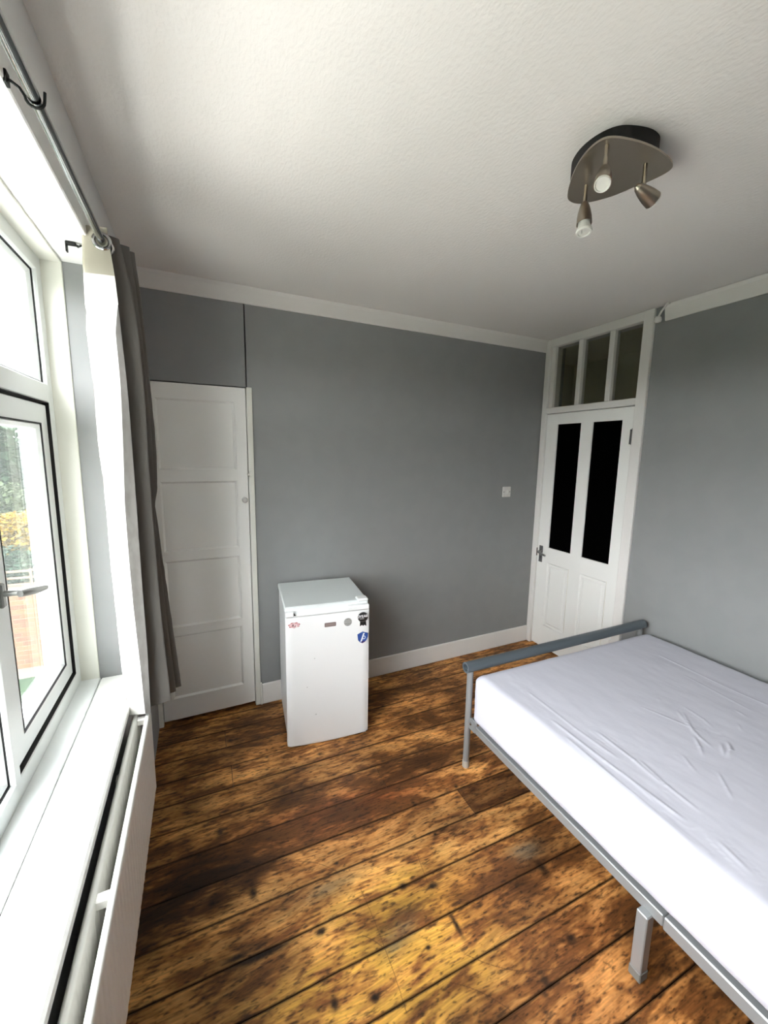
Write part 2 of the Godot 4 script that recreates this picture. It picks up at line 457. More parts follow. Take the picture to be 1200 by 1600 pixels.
	for pz in N:
		var z := pz * size / N - 0.1
		var bi := int(floor((z - S0) / BW + 10.0))
		var ob := float((bi * 7919) % 101)
		var tone := sin(bi * 2.3) * 0.10
		var inb := (z - S0) / BW + 10.0 - bi
		var edge: float = smoothstep(0.05, 0.0, min(inb, 1.0 - inb))
		for px in N:
			var x := px * size / N
			var ci := (mini(pz / 8, C - 1) * C + mini(px / 8, C - 1)) * 5
			var warp := big.get_noise_2d(x * 1.1 + ob, z * 2.5)
			var g := fine.get_noise_2d(x * 2.6 + ob * 3.1, z * 150.0 + warp * 5.0)
			var w := mid.get_noise_2d(x * 3.6 + ob, z * 15.0 + warp)
			var sp := speck.get_noise_2d(x * 24.0 + ob, z * 85.0)
			var bn := big.get_noise_2d(x * 1.9 + 40.0, z * 3.2)
			var w2 := mid.get_noise_2d(x * 11.0 + 70.0 + ob, z * 48.0)
			var ring := sin((z * 26.0 + warp * 3.2 + w * 0.7) * TAU) * 0.5
			var worn: float = smoothstep(0.05, 0.95, 0.60 + w * 1.05 + w2 * 0.5 + sp * 0.10 + bn * 0.35 + tone + fields[ci + 4] * 0.42 - fields[ci] * 0.75 - fields[ci + 3] * 0.5)
			var col := brown.lerp(honey.lerp(bare, clamp(0.36 + w * 0.8 + sp * 0.35 + bn * 0.4 + fields[ci + 4] * 0.35, 0.0, 1.0)), worn)
			col = col.lerp(yellow * (0.78 + 0.28 * worn), clamp(fields[ci + 1] * (0.42 + w * 0.9 + w2 * 0.4), 0.0, 0.7))
			col = col.lerp(red * (0.85 + 0.5 * worn), clamp(fields[ci + 3] * (0.40 + w * 0.8), 0.0, 0.6))
			col = col.lerp(deep, clamp(fields[ci] * (0.62 - w * 0.9), 0.0, 0.85))
			col = col.lerp(grey, clamp(fields[ci + 2] * (0.7 + w), 0.0, 0.8))
			col *= 1.0 + g * 0.20 + ring * 0.09
			if sp < -0.42: col *= max(0.6, 1.0 + (sp + 0.42) * 1.4)
			if w2 < -0.2: col *= max(0.6, 1.0 + (w2 + 0.2) * 1.1)
			col *= 0.90 + 0.35 * bn
			col = col.lerp(deep * 0.7, clamp(edge * (0.75 + w * 0.5), 0.0, 0.9))
			var at := pz * N + px
			if dots[at] > 0.02: col = col.lerp(Vector3(0.10, 0.06, 0.035), min(1.0, dots[at]))
			if mark[at] > 0.0: col = col.lerp(Vector3(0.25, 0.15, 0.08), 0.45)
			at *= 3
			data[at] = int(clamp(col.x, 0.0, 1.0) * 255.0); data[at + 1] = int(clamp(col.y, 0.0, 1.0) * 255.0); data[at + 2] = int(clamp(col.z, 0.0, 1.0) * 255.0)
	return ImageTexture.create_from_image(Image.create_from_data(N, N, false, Image.FORMAT_RGB8, data))

func floorboards():
	var f := struct("floor", "worn stained pine floorboards running across the room", "floor")
	var b := B.new()
	b.box(Vector3(-0.21, -0.16, -0.3), Vector3(XW + 0.12, -0.022, ZF + 0.12))
	part("subfloor", b, M.subfloor, f)
	var m := mat(Color.WHITE, 0.5, 0.0, 0.4)
	m.albedo_texture = floor_texture()
	M.dark_board = m.duplicate(); M.dark_board.albedo_color = Color(0.62, 0.60, 0.60)
	var size := 3.07
	var joints := {0: [1.7], 1: [0.428, 2.3], 2: [1.55], 3: [0.444, 2.6], 4: [2.0], 5: [1.15], 7: [1.47, 1.86], 8: [2.4], 10: [1.9], 12: [0.8]}
	for i in range(-3, 27):
		var z0 := S0 + BW * i; var z1 := z0 + BW
		if z0 > ZF: break
		var cuts: Array = [-0.02]
		if joints.has(i): cuts.append_array(joints[i])
		cuts.append(XW + 0.06)
		for k in cuts.size() - 1:
			var lift := rng.randf_range(-0.0015, 0.0)
			b = B.new()
			b.box(Vector3(cuts[k] + 0.0012, -0.02, z0 + 0.0012), Vector3(cuts[k + 1] - 0.0012, lift, z1 - 0.0012), 0.0018)
			for q in b.v.size(): b.uv[q] = Vector2(b.v[q].x / size, (b.v[q].z + 0.1) / size)
			part("floorboard", b, M.dark_board if i == 7 and k == 1 else m, f)

# ---------------------------------------------------------------- window
func window():
	var xf := -0.11                                            # room face of the frame
	var z0 := 0.735; var z1 := 3.0; var y0 := 0.745; var y1 := 2.318
	var fm := func(a: float, b2: float, h: float) -> Vector3: return Vector3(xf + h, b2, a)
	var w := struct("window_1", "white plastic casement window in the left wall overlooking the garden", "window")
	var b := B.new()
	b.ring(z0, z1, y0, y1, [Vector2(0, -0.075), Vector2(0, 0), Vector2(0.052, 0), Vector2(0.058, -0.006), Vector2(0.058, -0.075)], fm)
	part("window_frame", b, M.upvc, w)
	b = B.new()
	b.box(Vector3(xf - 0.07, 1.823, z0 + 0.05), Vector3(xf, 1.889, z1 - 0.05), 0.005)
	part("transom", b, M.upvc, w)
	for zc in [1.351, 2.36]:
		b = B.new()
		b.box(Vector3(xf - 0.07, y0 + 0.02, zc - 0.018), Vector3(xf, 1.83, zc + 0.022), 0.005)
		b.box(Vector3(xf - 0.07, 1.88, zc - 0.030), Vector3(xf, y1 - 0.02, zc + 0.022), 0.005)
		part("mullion", b, M.upvc, w)
	# lights: z from, z to, y from, y to, opening sash or not
	for s in [[0.802, 1.328, 0.814, 1.814, true], [1.370, 2.345, 0.803, 1.823, false], [2.385, 2.934, 0.814, 1.814, true],
			[0.793, 1.323, 1.889, 2.260, false], [1.370, 2.332, 1.889, 2.260, false], [2.380, 2.942, 1.889, 2.260, false]]:
		var a0: float = s[0]; var a1: float = s[1]; var b0: float = s[2]; var b1: float = s[3]
		var inset := 0.0; var face := -0.012
		if s[4]:
			var sash := Node3D.new(); sash.name = "sash"; w.add_child(sash, true)
			b = B.new()
			b.ring(a0, a1, b0, b1, [Vector2(0, -0.05), Vector2(0, -0.011), Vector2(0.003, -0.008), Vector2(0.064, -0.008), Vector2(0.066, -0.010), Vector2(0.066, -0.05)], fm)
			part("sash_frame", b, M.upvc, sash)
			b = B.new()
			b.ring(a0 - 0.010, a1 + 0.010, b0 - 0.010, b1 + 0.010, [Vector2(0.0, -0.0005), Vector2(0.0022, -0.001), Vector2(0.0022, -0.020), Vector2(0.0105, -0.020)], fm)
			part("seal", b, M.gasket, sash)
			inset = 0.064; face = -0.0085
			# cockspur-like lever handle half way up the inner stile
			if a0 < 1.0:
				b = B.new()
				b.box(Vector3(xf - 0.009, 1.262, a1 - 0.030), Vector3(xf + 0.002, 1.325, a1 - 0.010), 0.003)
				b.tube([Vector3(xf, 1.298, a1 - 0.020), Vector3(xf + 0.040, 1.298, a1 - 0.020)], 0.008, 12)
				var path := [Vector3(xf + 0.038, 1.298, a1 - 0.006), Vector3(xf + 0.046, 1.296, a1 - 0.022), Vector3(xf + 0.050, 1.290, a1 - 0.050), Vector3(xf + 0.052, 1.280, a1 - 0.095), Vector3(xf + 0.052, 1.271, a1 - 0.140)]
				b.tube(path, [0.009, 0.010, 0.010, 0.009, 0.007], 12)
				part("handle", b, M.get_or_add("window_handle", mat(Color(0.58, 0.585, 0.57), 0.35, 0.5)), sash)
		b = B.new()                                            # dark line, then the sloping bead
		b.ring(a0 + inset, a1 - inset, b0 + inset, b1 - inset, [Vector2(-0.001, face - 0.003), Vector2(-0.001, face + 0.0015), Vector2(0.0035, face + 0.0015), Vector2(0.0035, face - 0.004)], fm)
		part("seal", b, M.gasket, w)
		b = B.new()
		b.ring(a0 + inset, a1 - inset, b0 + inset, b1 - inset, [Vector2(0.0035, face - 0.004), Vector2(0.006, face - 0.002), Vector2(0.018, face - 0.011), Vector2(0.020, face - 0.015), Vector2(0.020, -0.040)], fm)
		b.ring(a0 + inset, a1 - inset, b0 + inset, b1 - inset, [Vector2(0.006, -0.046), Vector2(0.006, -0.062), Vector2(-0.02, -0.062)], fm)
		part("glazing_bead", b, M.upvc, w)
		b = B.new()
		b.box(Vector3(xf - 0.045, b0 + inset + 0.004, a0 + inset + 0.004), Vector3(xf - 0.041, b1 - inset - 0.004, a1 - inset - 0.004))
		part("pane", b, M.glass, w)
	# linings and sill
	b = B.new()
	b.box(Vector3(xf - 0.05, 0.74, z0 - 0.002), Vector3(-0.048, y1, z0 + 0.006), 0.002)
	b.box(Vector3(xf - 0.05, y1 - 0.007, z0), Vector3(-0.048, y1 + 0.002, z1), 0.002)
	b.box(Vector3(xf - 0.05, 0.74, z1 - 0.006), Vector3(-0.048, y1, z1 + 0.002), 0.002)
	part("reveal_lining", b, M.cream, w)
	b = B.new()
	b.box(Vector3(-0.19, 0.71, 0.735), Vector3(-0.046, 0.744, 3.0), 0.003)
	part("sill_trim", b, M.upvc, w)
	b = B.new()
	b.box(Vector3(-0.0445, 0.71, 0.735), Vector3(0.088, 0.741, 3.0), 0.006)
	part("window_sill", b, M.white, w)

# ---------------------------------------------------------------- cupboard door in the back wall
func cupboard_door():
	var d := struct("door_2", "white four-panel cupboard door beside the curtain", "door", BACK)
	var b := B.new()
	b.box(Vector3(0.631, 0.0, -0.05), Vector3(0.664, 2.036, 0.012), 0.003)
	b.box(Vector3(0.050, 0.0, -0.05), Vector3(0.094, 2.036, 0.010), 0.003)
	b.box(Vector3(0.660, 0.0, -0.01), Vector3(0.673, 0.15, 0.018), 0.002)
	part("door_frame", b, M.cream, d)
	var leaf := Node3D.new(); leaf.name = "leaf"; d.add_child(leaf, true)
	var xs := [0.099, 0.150, 0.563, 0.627]
	var ys := [0.030, 0.164, 0.569, 0.616, 1.027, 1.076, 1.489, 1.551, 1.949, 2.030]
	b = B.new()
	b.box(Vector3(xs[0], ys[0], -0.03), Vector3(xs[1], ys[9], 0.006), 0.0015)
	b.box(Vector3(xs[2], ys[0], -0.03), Vector3(xs[3], ys[9], 0.006), 0.0015)
	for k in 5:
		b.box(Vector3(xs[1] - 0.002, ys[2 * k], -0.03), Vector3(xs[2] + 0.002, ys[2 * k + 1], 0.0058))
	part("stiles_and_rails", b, M.white, leaf)
	var fm := func(a: float, b2: float, h: float) -> Vector3: return Vector3(a, b2, 0.006 + h)
	for k in 4:
		b = B.new()
		b.ring(xs[1], xs[2], ys[2 * k + 1], ys[2 * k + 2], [Vector2(0, 0.0005), Vector2(0.003, 0.001), Vector2(0.008, -0.003), Vector2(0.014, -0.009)], fm, true)
		part("panel", b, M.white, leaf)
	b = B.new()
	var kx := Transform3D(Basis(Vector3.RIGHT, PI / 2), Vector3(0.602, 1.371, 0.005))
	b.lathe([Vector2(0.0, 0.0), Vector2(0.016, 0.0), Vector2(0.015, 0.005), Vector2(0.008, 0.008), Vector2(0.007, 0.018), Vector2(0.015, 0.024), Vector2(0.017, 0.032), Vector2(0.012, 0.040), Vector2(0.0, 0.042)], kx, 20)
	part("knob", b, M.get_or_add("knob", mat(Color(0.80, 0.80, 0.78), 0.15, 0.35)), leaf)
	b = B.new()
	b.box(Vector3(0.634, 1.508, 0.010), Vector3(0.648, 1.545, 0.018), 0.002)
	b.box(Vector3(0.622, 1.518, 0.008), Vector3(0.640, 1.530, 0.022), 0.003)
	part("latch", b, M.cream, d)

# ---------------------------------------------------------------- door to the hall in the right wall
func hall_door():
	var d := struct("door_1", "white door with two tall black glazed panels and a three-pane fanlight", "door")
	var b := B.new()
	b.box(Vector3(XW - 0.020, 0, -0.046), Vector3(XW + 0.10, HC, 0.004), 0.004)
	b.box(Vector3(XW - 0.020, 0, 0.768), Vector3(XW + 0.10, HC, 0.835), 0.004)
	b.box(Vector3(XW - 0.016, 2.004, 0.0), Vector3(XW + 0.10, 2.052, 0.77), 0.004)
	b.box(Vector3(XW - 0.016, 2.530, 0.0), Vector3(XW + 0.10, HC, 0.77), 0.004)
	b.box(Vector3(XW + 0.005, 2.05, 0.0), Vector3(XW + 0.08, 2.54, 0.040), 0.003)
	b.box(Vector3(XW + 0.042, 0.0, 0.0), Vector3(XW + 0.10, 2.01, 0.014))
	b.box(Vector3(XW + 0.042, 0.0, 0.756), Vector3(XW + 0.10, 2.01, 0.77))
	part("door_frame", b, M.trim, d)
	for z in [0.282, 0.540]:
		b = B.new(); b.box(Vector3(XW - 0.004, 2.05, z - 0.020), Vector3(XW + 0.06, 2.535, z + 0.020), 0.006)
		part("glazing_bar", b, M.trim, d)
	for z in [[0.036, 0.268], [0.296, 0.526], [0.554, 0.772]]:
		b = B.new(); b.box(Vector3(XW + 0.026, 2.045, z[0]), Vector3(XW + 0.030, 2.538, z[1]))
		part("fanlight_pane", b, M.transom_glass, d)
	var leaf := Node3D.new(); leaf.name = "leaf"; d.add_child(leaf, true)
	var X0 := XW; var X1 := XW + 0.040
	b = B.new()
	for z in [[0.007, 0.118], [0.342, 0.446], [0.678, 0.764]]:
		b.box(Vector3(X0, 0.012, z[0]), Vector3(X1, 2.0, z[1]), 0.0015)
	for y in [[0.012, 0.20], [0.766, 0.893], [1.915, 2.0]]:
		b.box(Vector3(X0 + 0.0003, y[0], 0.10), Vector3(X1, y[1], 0.70))
	part("stiles_and_rails", b, M.white, leaf)
	var fm := func(a: float, b2: float, h: float) -> Vector3: return Vector3(X0 - h, b2, a)
	for z in [[0.118, 0.342], [0.446, 0.678]]:
		b = B.new()
		b.box(Vector3(X0 + 0.010, 0.885, z[0] - 0.004), Vector3(X0 + 0.018, 1.923, z[1] + 0.004))
		part("glazed_panel", b, M.black, leaf).set_meta("label", "tall blacked-out glass panel")
		b = B.new()
		b.ring(z[0], z[1], 0.20, 0.766, [Vector2(0, 0.0004), Vector2(0.004, 0.001), Vector2(0.012, -0.007), Vector2(0.028, -0.007), Vector2(0.040, -0.002)], fm, true)
		part("panel", b, M.white, leaf)
	# lever handle on a plate
	b = B.new()
	b.box(Vector3(X0 - 0.005, 0.752, 0.024), Vector3(X0, 0.896, 0.064), 0.002)
	b.lathe([Vector2(0, 0), Vector2(0.012, 0), Vector2(0.011, 0.012), Vector2(0, 0.012)], Transform3D(Basis(Vector3.BACK, PI / 2), Vector3(X0 - 0.004, 0.848, 0.044)), 16)
	b.tube([Vector3(X0 - 0.004, 0.848, 0.044), Vector3(X0 - 0.038, 0.848, 0.044), Vector3(X0 - 0.046, 0.846, 0.054), Vector3(X0 - 0.047, 0.838, 0.095), Vector3(X0 - 0.046, 0.830, 0.135)], [0.008, 0.008, 0.009, 0.0085, 0.009], 12)
	part("handle", b, M.chrome, leaf)
	b = B.new()
	b.box(Vector3(X0 - 0.0056, 0.782, 0.041), Vector3(X0 - 0.004, 0.800, 0.047))
	b.lathe([Vector2(0, 0), Vector2(0.005, 0), Vector2(0.005, 0.001), Vector2(0, 0.001)], Transform3D(Basis(Vector3.BACK, PI / 2), Vector3(X0 - 0.0048, 0.802, 0.044)), 12)
	part("keyhole", b, M.dark, leaf)
	b = B.new()
	b.box(Vector3(X0 - 0.014, 0.80, -0.012), Vector3(X0 - 0.002, 0.87, 0.006), 0.002)
	part("strike_plate", b, M.get_or_add("rust", mat(Color(0.32, 0.25, 0.20), 0.6, 0.4)), d)
	for y in [1.80, 0.30]:
		b = B.new()
		b.tube([Vector3(X0 - 0.008, y - 0.055, 0.766), Vector3(X0 - 0.008, y + 0.055, 0.766)], 0.007, 12)
		b.box(Vector3(X0 - 0.003, y - 0.05, 0.742), Vector3(X0, y + 0.05, 0.766), 0.001)
		part("hinge", b, M.chrome if y > 1 else M.trim, d)

# ---------------------------------------------------------------- bed
func bed():
	var o := Vector3(2.30, 0, 1.9)
	var t := thing("bed_frame", "silver grey tubular metal double bed frame against the right wall", "bed", o)
	var b := B.new(o)                                          # foot rail: open tube
	b.tube([Vector3(1.568, 0.577, 1.004), Vector3(2.968, 0.585, 1.004)], 0.028, 28, false)
	b.lathe([Vector2(0.020, 0.0), Vector2(0.0281, 0.0)], Transform3D(Basis(Vector3.BACK, PI / 2), Vector3(1.568, 0.577, 1.004)), 28)
	b.lathe([Vector2(0.020, -0.06), Vector2(0.020, 0.0)], Transform3D(Basis(Vector3.BACK, PI / 2), Vector3(1.568, 0.577, 1.004)), 28)
	b.lathe([Vector2(0.0, -0.06), Vector2(0.020, -0.06)], Transform3D(Basis(Vector3.BACK, PI / 2), Vector3(1.568, 0.577, 1.004)), 28)
	b.lathe([Vector2(0.0, 0.002), Vector2(0.022, 0.002), Vector2(0.0282, -0.002)], Transform3D(Basis(Vector3.BACK, -PI / 2), Vector3(2.968, 0.585, 1.004)), 28)
	part("foot_rail", b, M.tube, t)
	for x in [1.600, 2.94]:
		b = B.new(o); b.tube([Vector3(x, 0.03, 1.004), Vector3(x, 0.56, 1.004)], 0.0165, 20)
		var leg := part("leg", b, M.frame, t)
		b = B.new(o); b.lathe([Vector2(0, 0), Vector2(0.017, 0), Vector2(0.019, 0.003), Vector2(0.0185, 0.036), Vector2(0.0165, 0.038)], Transform3D(Basis(), Vector3(x, 0, 1.004)), 20)
		part("foot_cap", b, M.get_or_add("cap", mat(Color(0.66, 0.64, 0.60), 0.5)), leg)
	for x in [1.590, 2.955]:
		b = B.new(o)
		b.box(Vector3(x - 0.018, 0.03, 1.950), Vector3(x + 0.018, 0.245, 1.986), 0.003)
		var leg := part("leg", b, M.frame, t)
		b = B.new(o); b.box(Vector3(x - 0.020, 0.0, 1.948), Vector3(x + 0.020, 0.035, 1.988), 0.003)
		part("foot_cap", b, M.get_or_add("cap2", mat(Color(0.46, 0.46, 0.44), 0.5)), leg)
	for s in [[1.598, 1.0], [2.968, -1.0]]:
		var x: float = s[0]; var g: float = s[1]
		b = B.new(o)
		b.box(Vector3(x, 0.238, 1.07), Vector3(x + g * 0.028, 0.279, 2.014), 0.003)
		b.poly([Vector3(x - g * 0.001, 0.238, 1.07), Vector3(x - g * 0.001, 0.279, 1.07), Vector3(x - g * 0.001, 0.315, 1.01), Vector3(x - g * 0.001, 0.310, 0.997), Vector3(x - g * 0.001, 0.238, 0.997)], Vector3(-g, 0, 0))
		b.box(Vector3(x + g * 0.002, 0.240, 0.998), Vector3(x + g * 0.010, 0.300, 1.075), 0.002)
		var rail := part("side_rail", b, M.frame, t)
		b = B.new(o)
		b.box(Vector3(x - g * 0.003, 0.236, 2.016), Vector3(x + g * 0.028, 0.282, 2.94), 0.004)
		part("side_rail", b, M.frame, t)
		b = B.new(o)
		b.lathe([Vector2(0, 0.006), Vector2(0.004, 0.0055), Vector2(0.0075, 0.003), Vector2(0.008, 0)], Transform3D(Basis(Vector3.BACK, g * PI / 2), Vector3(x - g * 0.002, 0.272, 1.034)), 16)
		part("bolt", b, M.chrome, rail)
	for z in [[0.996, 1.012], [1.955, 1.985], [2.93, 2.95]]:
		b = B.new(o)
		b.box(Vector3(1.61, 0.24, z[0]), Vector3(2.95, 0.275, z[1]), 0.003)
		part("cross_rail", b, M.frame, t)
	b = B.new(o)
	for x in [1.600, 2.94]: b.tube([Vector3(x, 0.0, 2.96), Vector3(x, 0.85, 2.96)], 0.0165, 16)
	b.tube([Vector3(1.57, 0.87, 2.96), Vector3(2.968, 0.87, 2.96)], 0.028, 20)
	part("headboard", b, M.tube, t)
	# mattress with fitted sheet
	o = Vector3(2.30, 0.281, 1.98)
	b = B.new(o)
	var lo := Vector3(1.586, 0.281, 1.014); var hi := Vector3(2.985, 0.545, 2.925)
	var r := 0.062
	var wn := FastNoiseLite.new(); wn.seed = 4; wn.frequency = 1.0; wn.fractal_octaves = 3
	# creases in the sheet: points (x, z), then height
	var creases := [[[2.2, 1.49, 2.24, 1.61, 2.28, 1.73], 0.003], [[2.34, 1.59, 2.28, 1.67, 2.23, 1.75, 2.21, 1.81], 0.004], [[2.35, 1.61, 2.30, 1.66, 2.23, 1.73], 0.004], [[2.22, 1.73, 2.17, 1.78, 2.12, 1.82], 0.005], [[2.28, 1.8, 2.2, 1.85], 0.006], [[2.32, 1.8, 2.27, 1.84, 2.2, 1.86], 0.006], [[2.09, 1.88, 2.03, 1.94, 1.98, 1.99], 0.005], [[2.4, 1.58, 2.38, 1.68, 2.35, 1.74], 0.003], [[2.06, 1.77, 2.02, 1.83, 2.0, 1.87], 0.004], [[2.36, 1.49, 2.33, 1.52], 0.005], [[2.6, 1.69, 2.58, 1.76], 0.005], [[1.87, 1.72, 1.84, 1.85, 1.83, 1.97], 0.004], [[1.86, 1.54, 1.85, 1.72, 1.83, 1.85], 0.004], [[2.03, 1.76, 2.02, 1.79], 0.004], [[1.74, 1.41, 1.74, 1.68, 1.75, 1.97], 0.0045], [[1.71, 1.51, 1.69, 1.83, 1.68, 2.05], 0.004], [[1.75, 1.72, 1.73, 1.89], 0.003], [[1.77, 2.04, 1.74, 2.15], 0.004], [[1.68, 1.95, 1.66, 2.09], 0.003], [[2.5, 1.75, 2.44, 1.8], 0.004], [[2.8, 1.2, 2.78, 1.6, 2.8, 2.0], 0.004], [[1.8, 1.2, 1.79, 1.5, 1.8, 1.7], 0.003], [[2.7, 1.4, 2.66, 1.75], 0.003]]
	for c in creases:
		var cl := []
		for k in range(0, c[0].size(), 2):
			cl.append(Vector2(0.3638 + (c[0][k] - 0.3638) * 0.966, 2.6165 + (c[0][k + 1] - 2.6165) * 0.966))
		var bb := Rect2(cl[0], Vector2.ZERO)
		for q in cl: bb = bb.expand(q)
		c.append(cl); c.append(bb.grow(0.03))
	var put := func(p: Vector3) -> Vector3:
		# round the box
		var q := Vector3(clamp(p.x, lo.x + r, hi.x - r), clamp(p.y, lo.y + r, hi.y - r), clamp(p.z, lo.z + r, hi.z - r))
		var d := p - q
		var s := q + (d.normalized() * r if d.length() > 1e-6 else Vector3.ZERO)
		# the plan corners are rounder than the edges
		var cx := Vector2(s.x, s.z); var rr := 0.085
		var cq := Vector2(clamp(s.x, lo.x + rr, hi.x - rr), clamp(s.z, lo.z + rr, hi.z - rr))
		if (cx - cq).length() > rr and abs(s.x - cq.x) > 1e-6 and abs(s.z - cq.y) > 1e-6:
			cx = cq + (cx - cq).normalized() * rr
			s.x = cx.x; s.z = cx.y
		var top: float = smoothstep(hi.y - r * 0.6, hi.y - 0.004, s.y)
		var h := 0.0028 * wn.get_noise_2d(s.x * 3.0, s.z * 2.0) + 0.0004 * wn.get_noise_2d(s.x * 22.0, s.z * 9.0)
		for c in creases:
			if not c[3].has_point(Vector2(s.x, s.z)): continue
			var cl: Array = c[2]
			for k in cl.size() - 1:
				var e: Vector2 = Geometry2D.get_closest_point_to_segment(Vector2(s.x, s.z), cl[k], cl[k + 1])
				var dd := e.distance_squared_to(Vector2(s.x, s.z))
				if dd < 0.0006:
					var sd: float = sqrt(dd)
					var ends: float = smoothstep(0.0, 0.05, min(e.distance_to(cl[0]) + 0.008, e.distance_to(cl[-1]) + 0.008))
					h = max(h, h * 0.5 + 0.55 * c[1] * exp(-sd * sd / 0.00004) * ends)
		s.y += h * top
		var side: float = 1.0 - top
		s.x += side * 0.004 * wn.get_noise_2d(s.z * 3.0, s.y * 8.0) * (-1.0 if s.x < 2.3 else 0.5)
		return s
	var xs := []; var zs := []; var ys := []
	for k in 7: xs.append(lo.x + r * k / 6.0)
	for k in range(1, 240): xs.append(lerp(lo.x + r, hi.x - r, k / 240.0))
	for k in 7: xs.append(hi.x - r + r * k / 6.0)
	for k in 7: zs.append(lo.z + r * k / 6.0)
	for k in range(1, 250): zs.append(lerp(lo.z + r, 2.35, k / 250.0))
	for k in range(0, 8): zs.append(lerp(2.35, hi.z - r, k / 8.0))
	for k in 7: zs.append(hi.z - r + r * k / 6.0)
	for k in 7: ys.append(lo.y + r * k / 6.0)
	for k in range(1, 6): ys.append(lerp(lo.y + r, hi.y - r, k / 6.0))
	for k in 7: ys.append(hi.y - r + r * k / 6.0)
	var rows := []
	for z in zs:
		var row := PackedVector3Array()
		for x in xs: row.append(put.call(Vector3(x, hi.y, z)))
		rows.append(row)
	b.grid(rows, false, Vector3.UP)
	for x in [lo.x, hi.x]:
		rows = []
		for y in ys:
			var row := PackedVector3Array()
			for z in zs: row.append(put.call(Vector3(x, y, z)))
			rows.append(row)
		b.grid(rows, false, Vector3(-1, 0.2, 0) if x < 2 else Vector3(1, 0.2, 0))
	for z in [lo.z, hi.z]:
		rows = []
		for y in ys:
			var row := PackedVector3Array()
			for x in xs: row.append(put.call(Vector3(x, y, z)))
			rows.append(row)
		b.grid(rows, false, Vector3(0, 0.2, -1) if z < 2 else Vector3(0, 0.2, 1))
	b.poly([lo + Vector3(r, 0, r), Vector3(hi.x - r, lo.y, lo.z + r), Vector3(hi.x - r, lo.y, hi.z - r), Vector3(lo.x + r, lo.y, hi.z - r)], Vector3.DOWN)
	solo("mattress", b, M.sheet, "mattress under a creased white fitted sheet on the metal bed frame", "mattress", "", o)

# ---------------------------------------------------------------- small fridge
func sticker_tex(kind: String) -> ImageTexture:
	var N := 128
	var im := Image.create(N, N, false, Image.FORMAT_RGB8)
	im.fill(Color(0.93, 0.93, 0.93))
	var f := FastNoiseLite.new(); f.seed = 31; f.frequency = 0.06
	for y in N:
		for x in N:
			var u := (x + 0.5) / N; var v := (y + 0.5) / N
			var c := Color(0.93, 0.93, 0.93)
			if kind == "badge":
				c = Color(0.03, 0.03, 0.03)
				var r := Vector2(u - 0.5, v - 0.5).length()
				if r > 0.44 and r < 0.465: c = Color(0.5, 0.5, 0.5)
				if v > 0.62 and v < 0.68 and u > 0.2 and u < 0.62: c = Color(0.72, 0.72, 0.72)
			elif kind == "shield":
				c = Color(0.16, 0.30, 0.58)
				if v < 0.12 and sin(u * 40) > 0.3: c = Color(0.35, 0.5, 0.75)
				# a pale leaning stroke and a small hook beside it
				var st := u - (0.48 - (v - 0.5) * 0.38)
				if abs(st) < 0.075 and v > 0.14 and v < 0.86: c = Color(0.9, 0.92, 0.95)
				var r2 := Vector2(u - 0.62, v - 0.52).length()
				if r2 > 0.09 and r2 < 0.15: c = Color(0.86, 0.89, 0.94)
				if v > 0.82 and u > 0.38: c = Color(0.22, 0.14, 0.36)
			elif kind == "round":
				c = Color(0.50, 0.50, 0.49)
				if abs(f.get_noise_2d(x * 1.6, y * 4.0)) < 0.07: c = Color(0.80, 0.80, 0.78)
				if abs(v - 0.5) < 0.03 or abs(v - 0.3) < 0.02: c = Color(0.72, 0.72, 0.70)
			elif kind == "plate":
				c = Color(0.50, 0.44, 0.43)
				if abs(v - 0.5) < 0.14 and abs(u - 0.5) < 0.38 and int(u * 34) % 3 != 0: c = Color(0.58, 0.53, 0.51)
			elif kind == "bubble":
				c = Color(0.95, 0.93, 0.93)
				var q := f.get_noise_2d(x * 1.1 + 7.0, y * 1.1)
				var e := Vector2((u - 0.5) * 1.0, (v - 0.5) * 1.0).length()
				if abs(q) < 0.13 or e > 0.42: c = Color(0.66, 0.17, 0.20)
				if u > 0.36 and u < 0.44 and v > 0.3 and v < 0.7: c = Color(0.12, 0.06, 0.07)
				if Vector2(u - 0.56, v - 0.68).length() < 0.07: c = Color(0.12, 0.06, 0.07)
			im.set_pixel(x, y, c)
	return ImageTexture.create_from_image(im)

func sticker(called: String, outline: Array, m: Material, parent: Node, z: float, label: String):
	# a thin printed film: front face with its own 0..1 print, and a rim
	var lo := Vector2(9, 9); var hi := Vector2(-9, -9)
	var mid := Vector2.ZERO
	for p in outline: lo = lo.min(p); hi = hi.max(p); mid += p
	mid /= outline.size()
	var b := B.new()
	var t := 0.0012
	for i in outline.size():
		var p: Vector2 = outline[i]; var q: Vector2 = outline[(i + 1) % outline.size()]
		var f := func(w: Vector2) -> Vector2: return Vector2((w.x - lo.x) / (hi.x - lo.x), 1.0 - (w.y - lo.y) / (hi.y - lo.y))
		b.tri(Vector3(mid.x, mid.y, z + t), Vector3(p.x, p.y, z + t), Vector3(q.x, q.y, z + t), Vector3.BACK, Vector3.BACK, Vector3.BACK, f.call(mid), f.call(p), f.call(q))
		b.poly([Vector3(p.x, p.y, z), Vector3(q.x, q.y, z), Vector3(q.x, q.y, z + t), Vector3(p.x, p.y, z + t)], Vector3(p.x + q.x - 2 * mid.x, p.y + q.y - 2 * mid.y, 0))
	part(called, b, m, parent).set_meta("label", label)

func printed(kind: String) -> StandardMaterial3D:
	var m := mat(Color.WHITE, 0.4); m.albedo_texture = sticker_tex(kind)
	return m

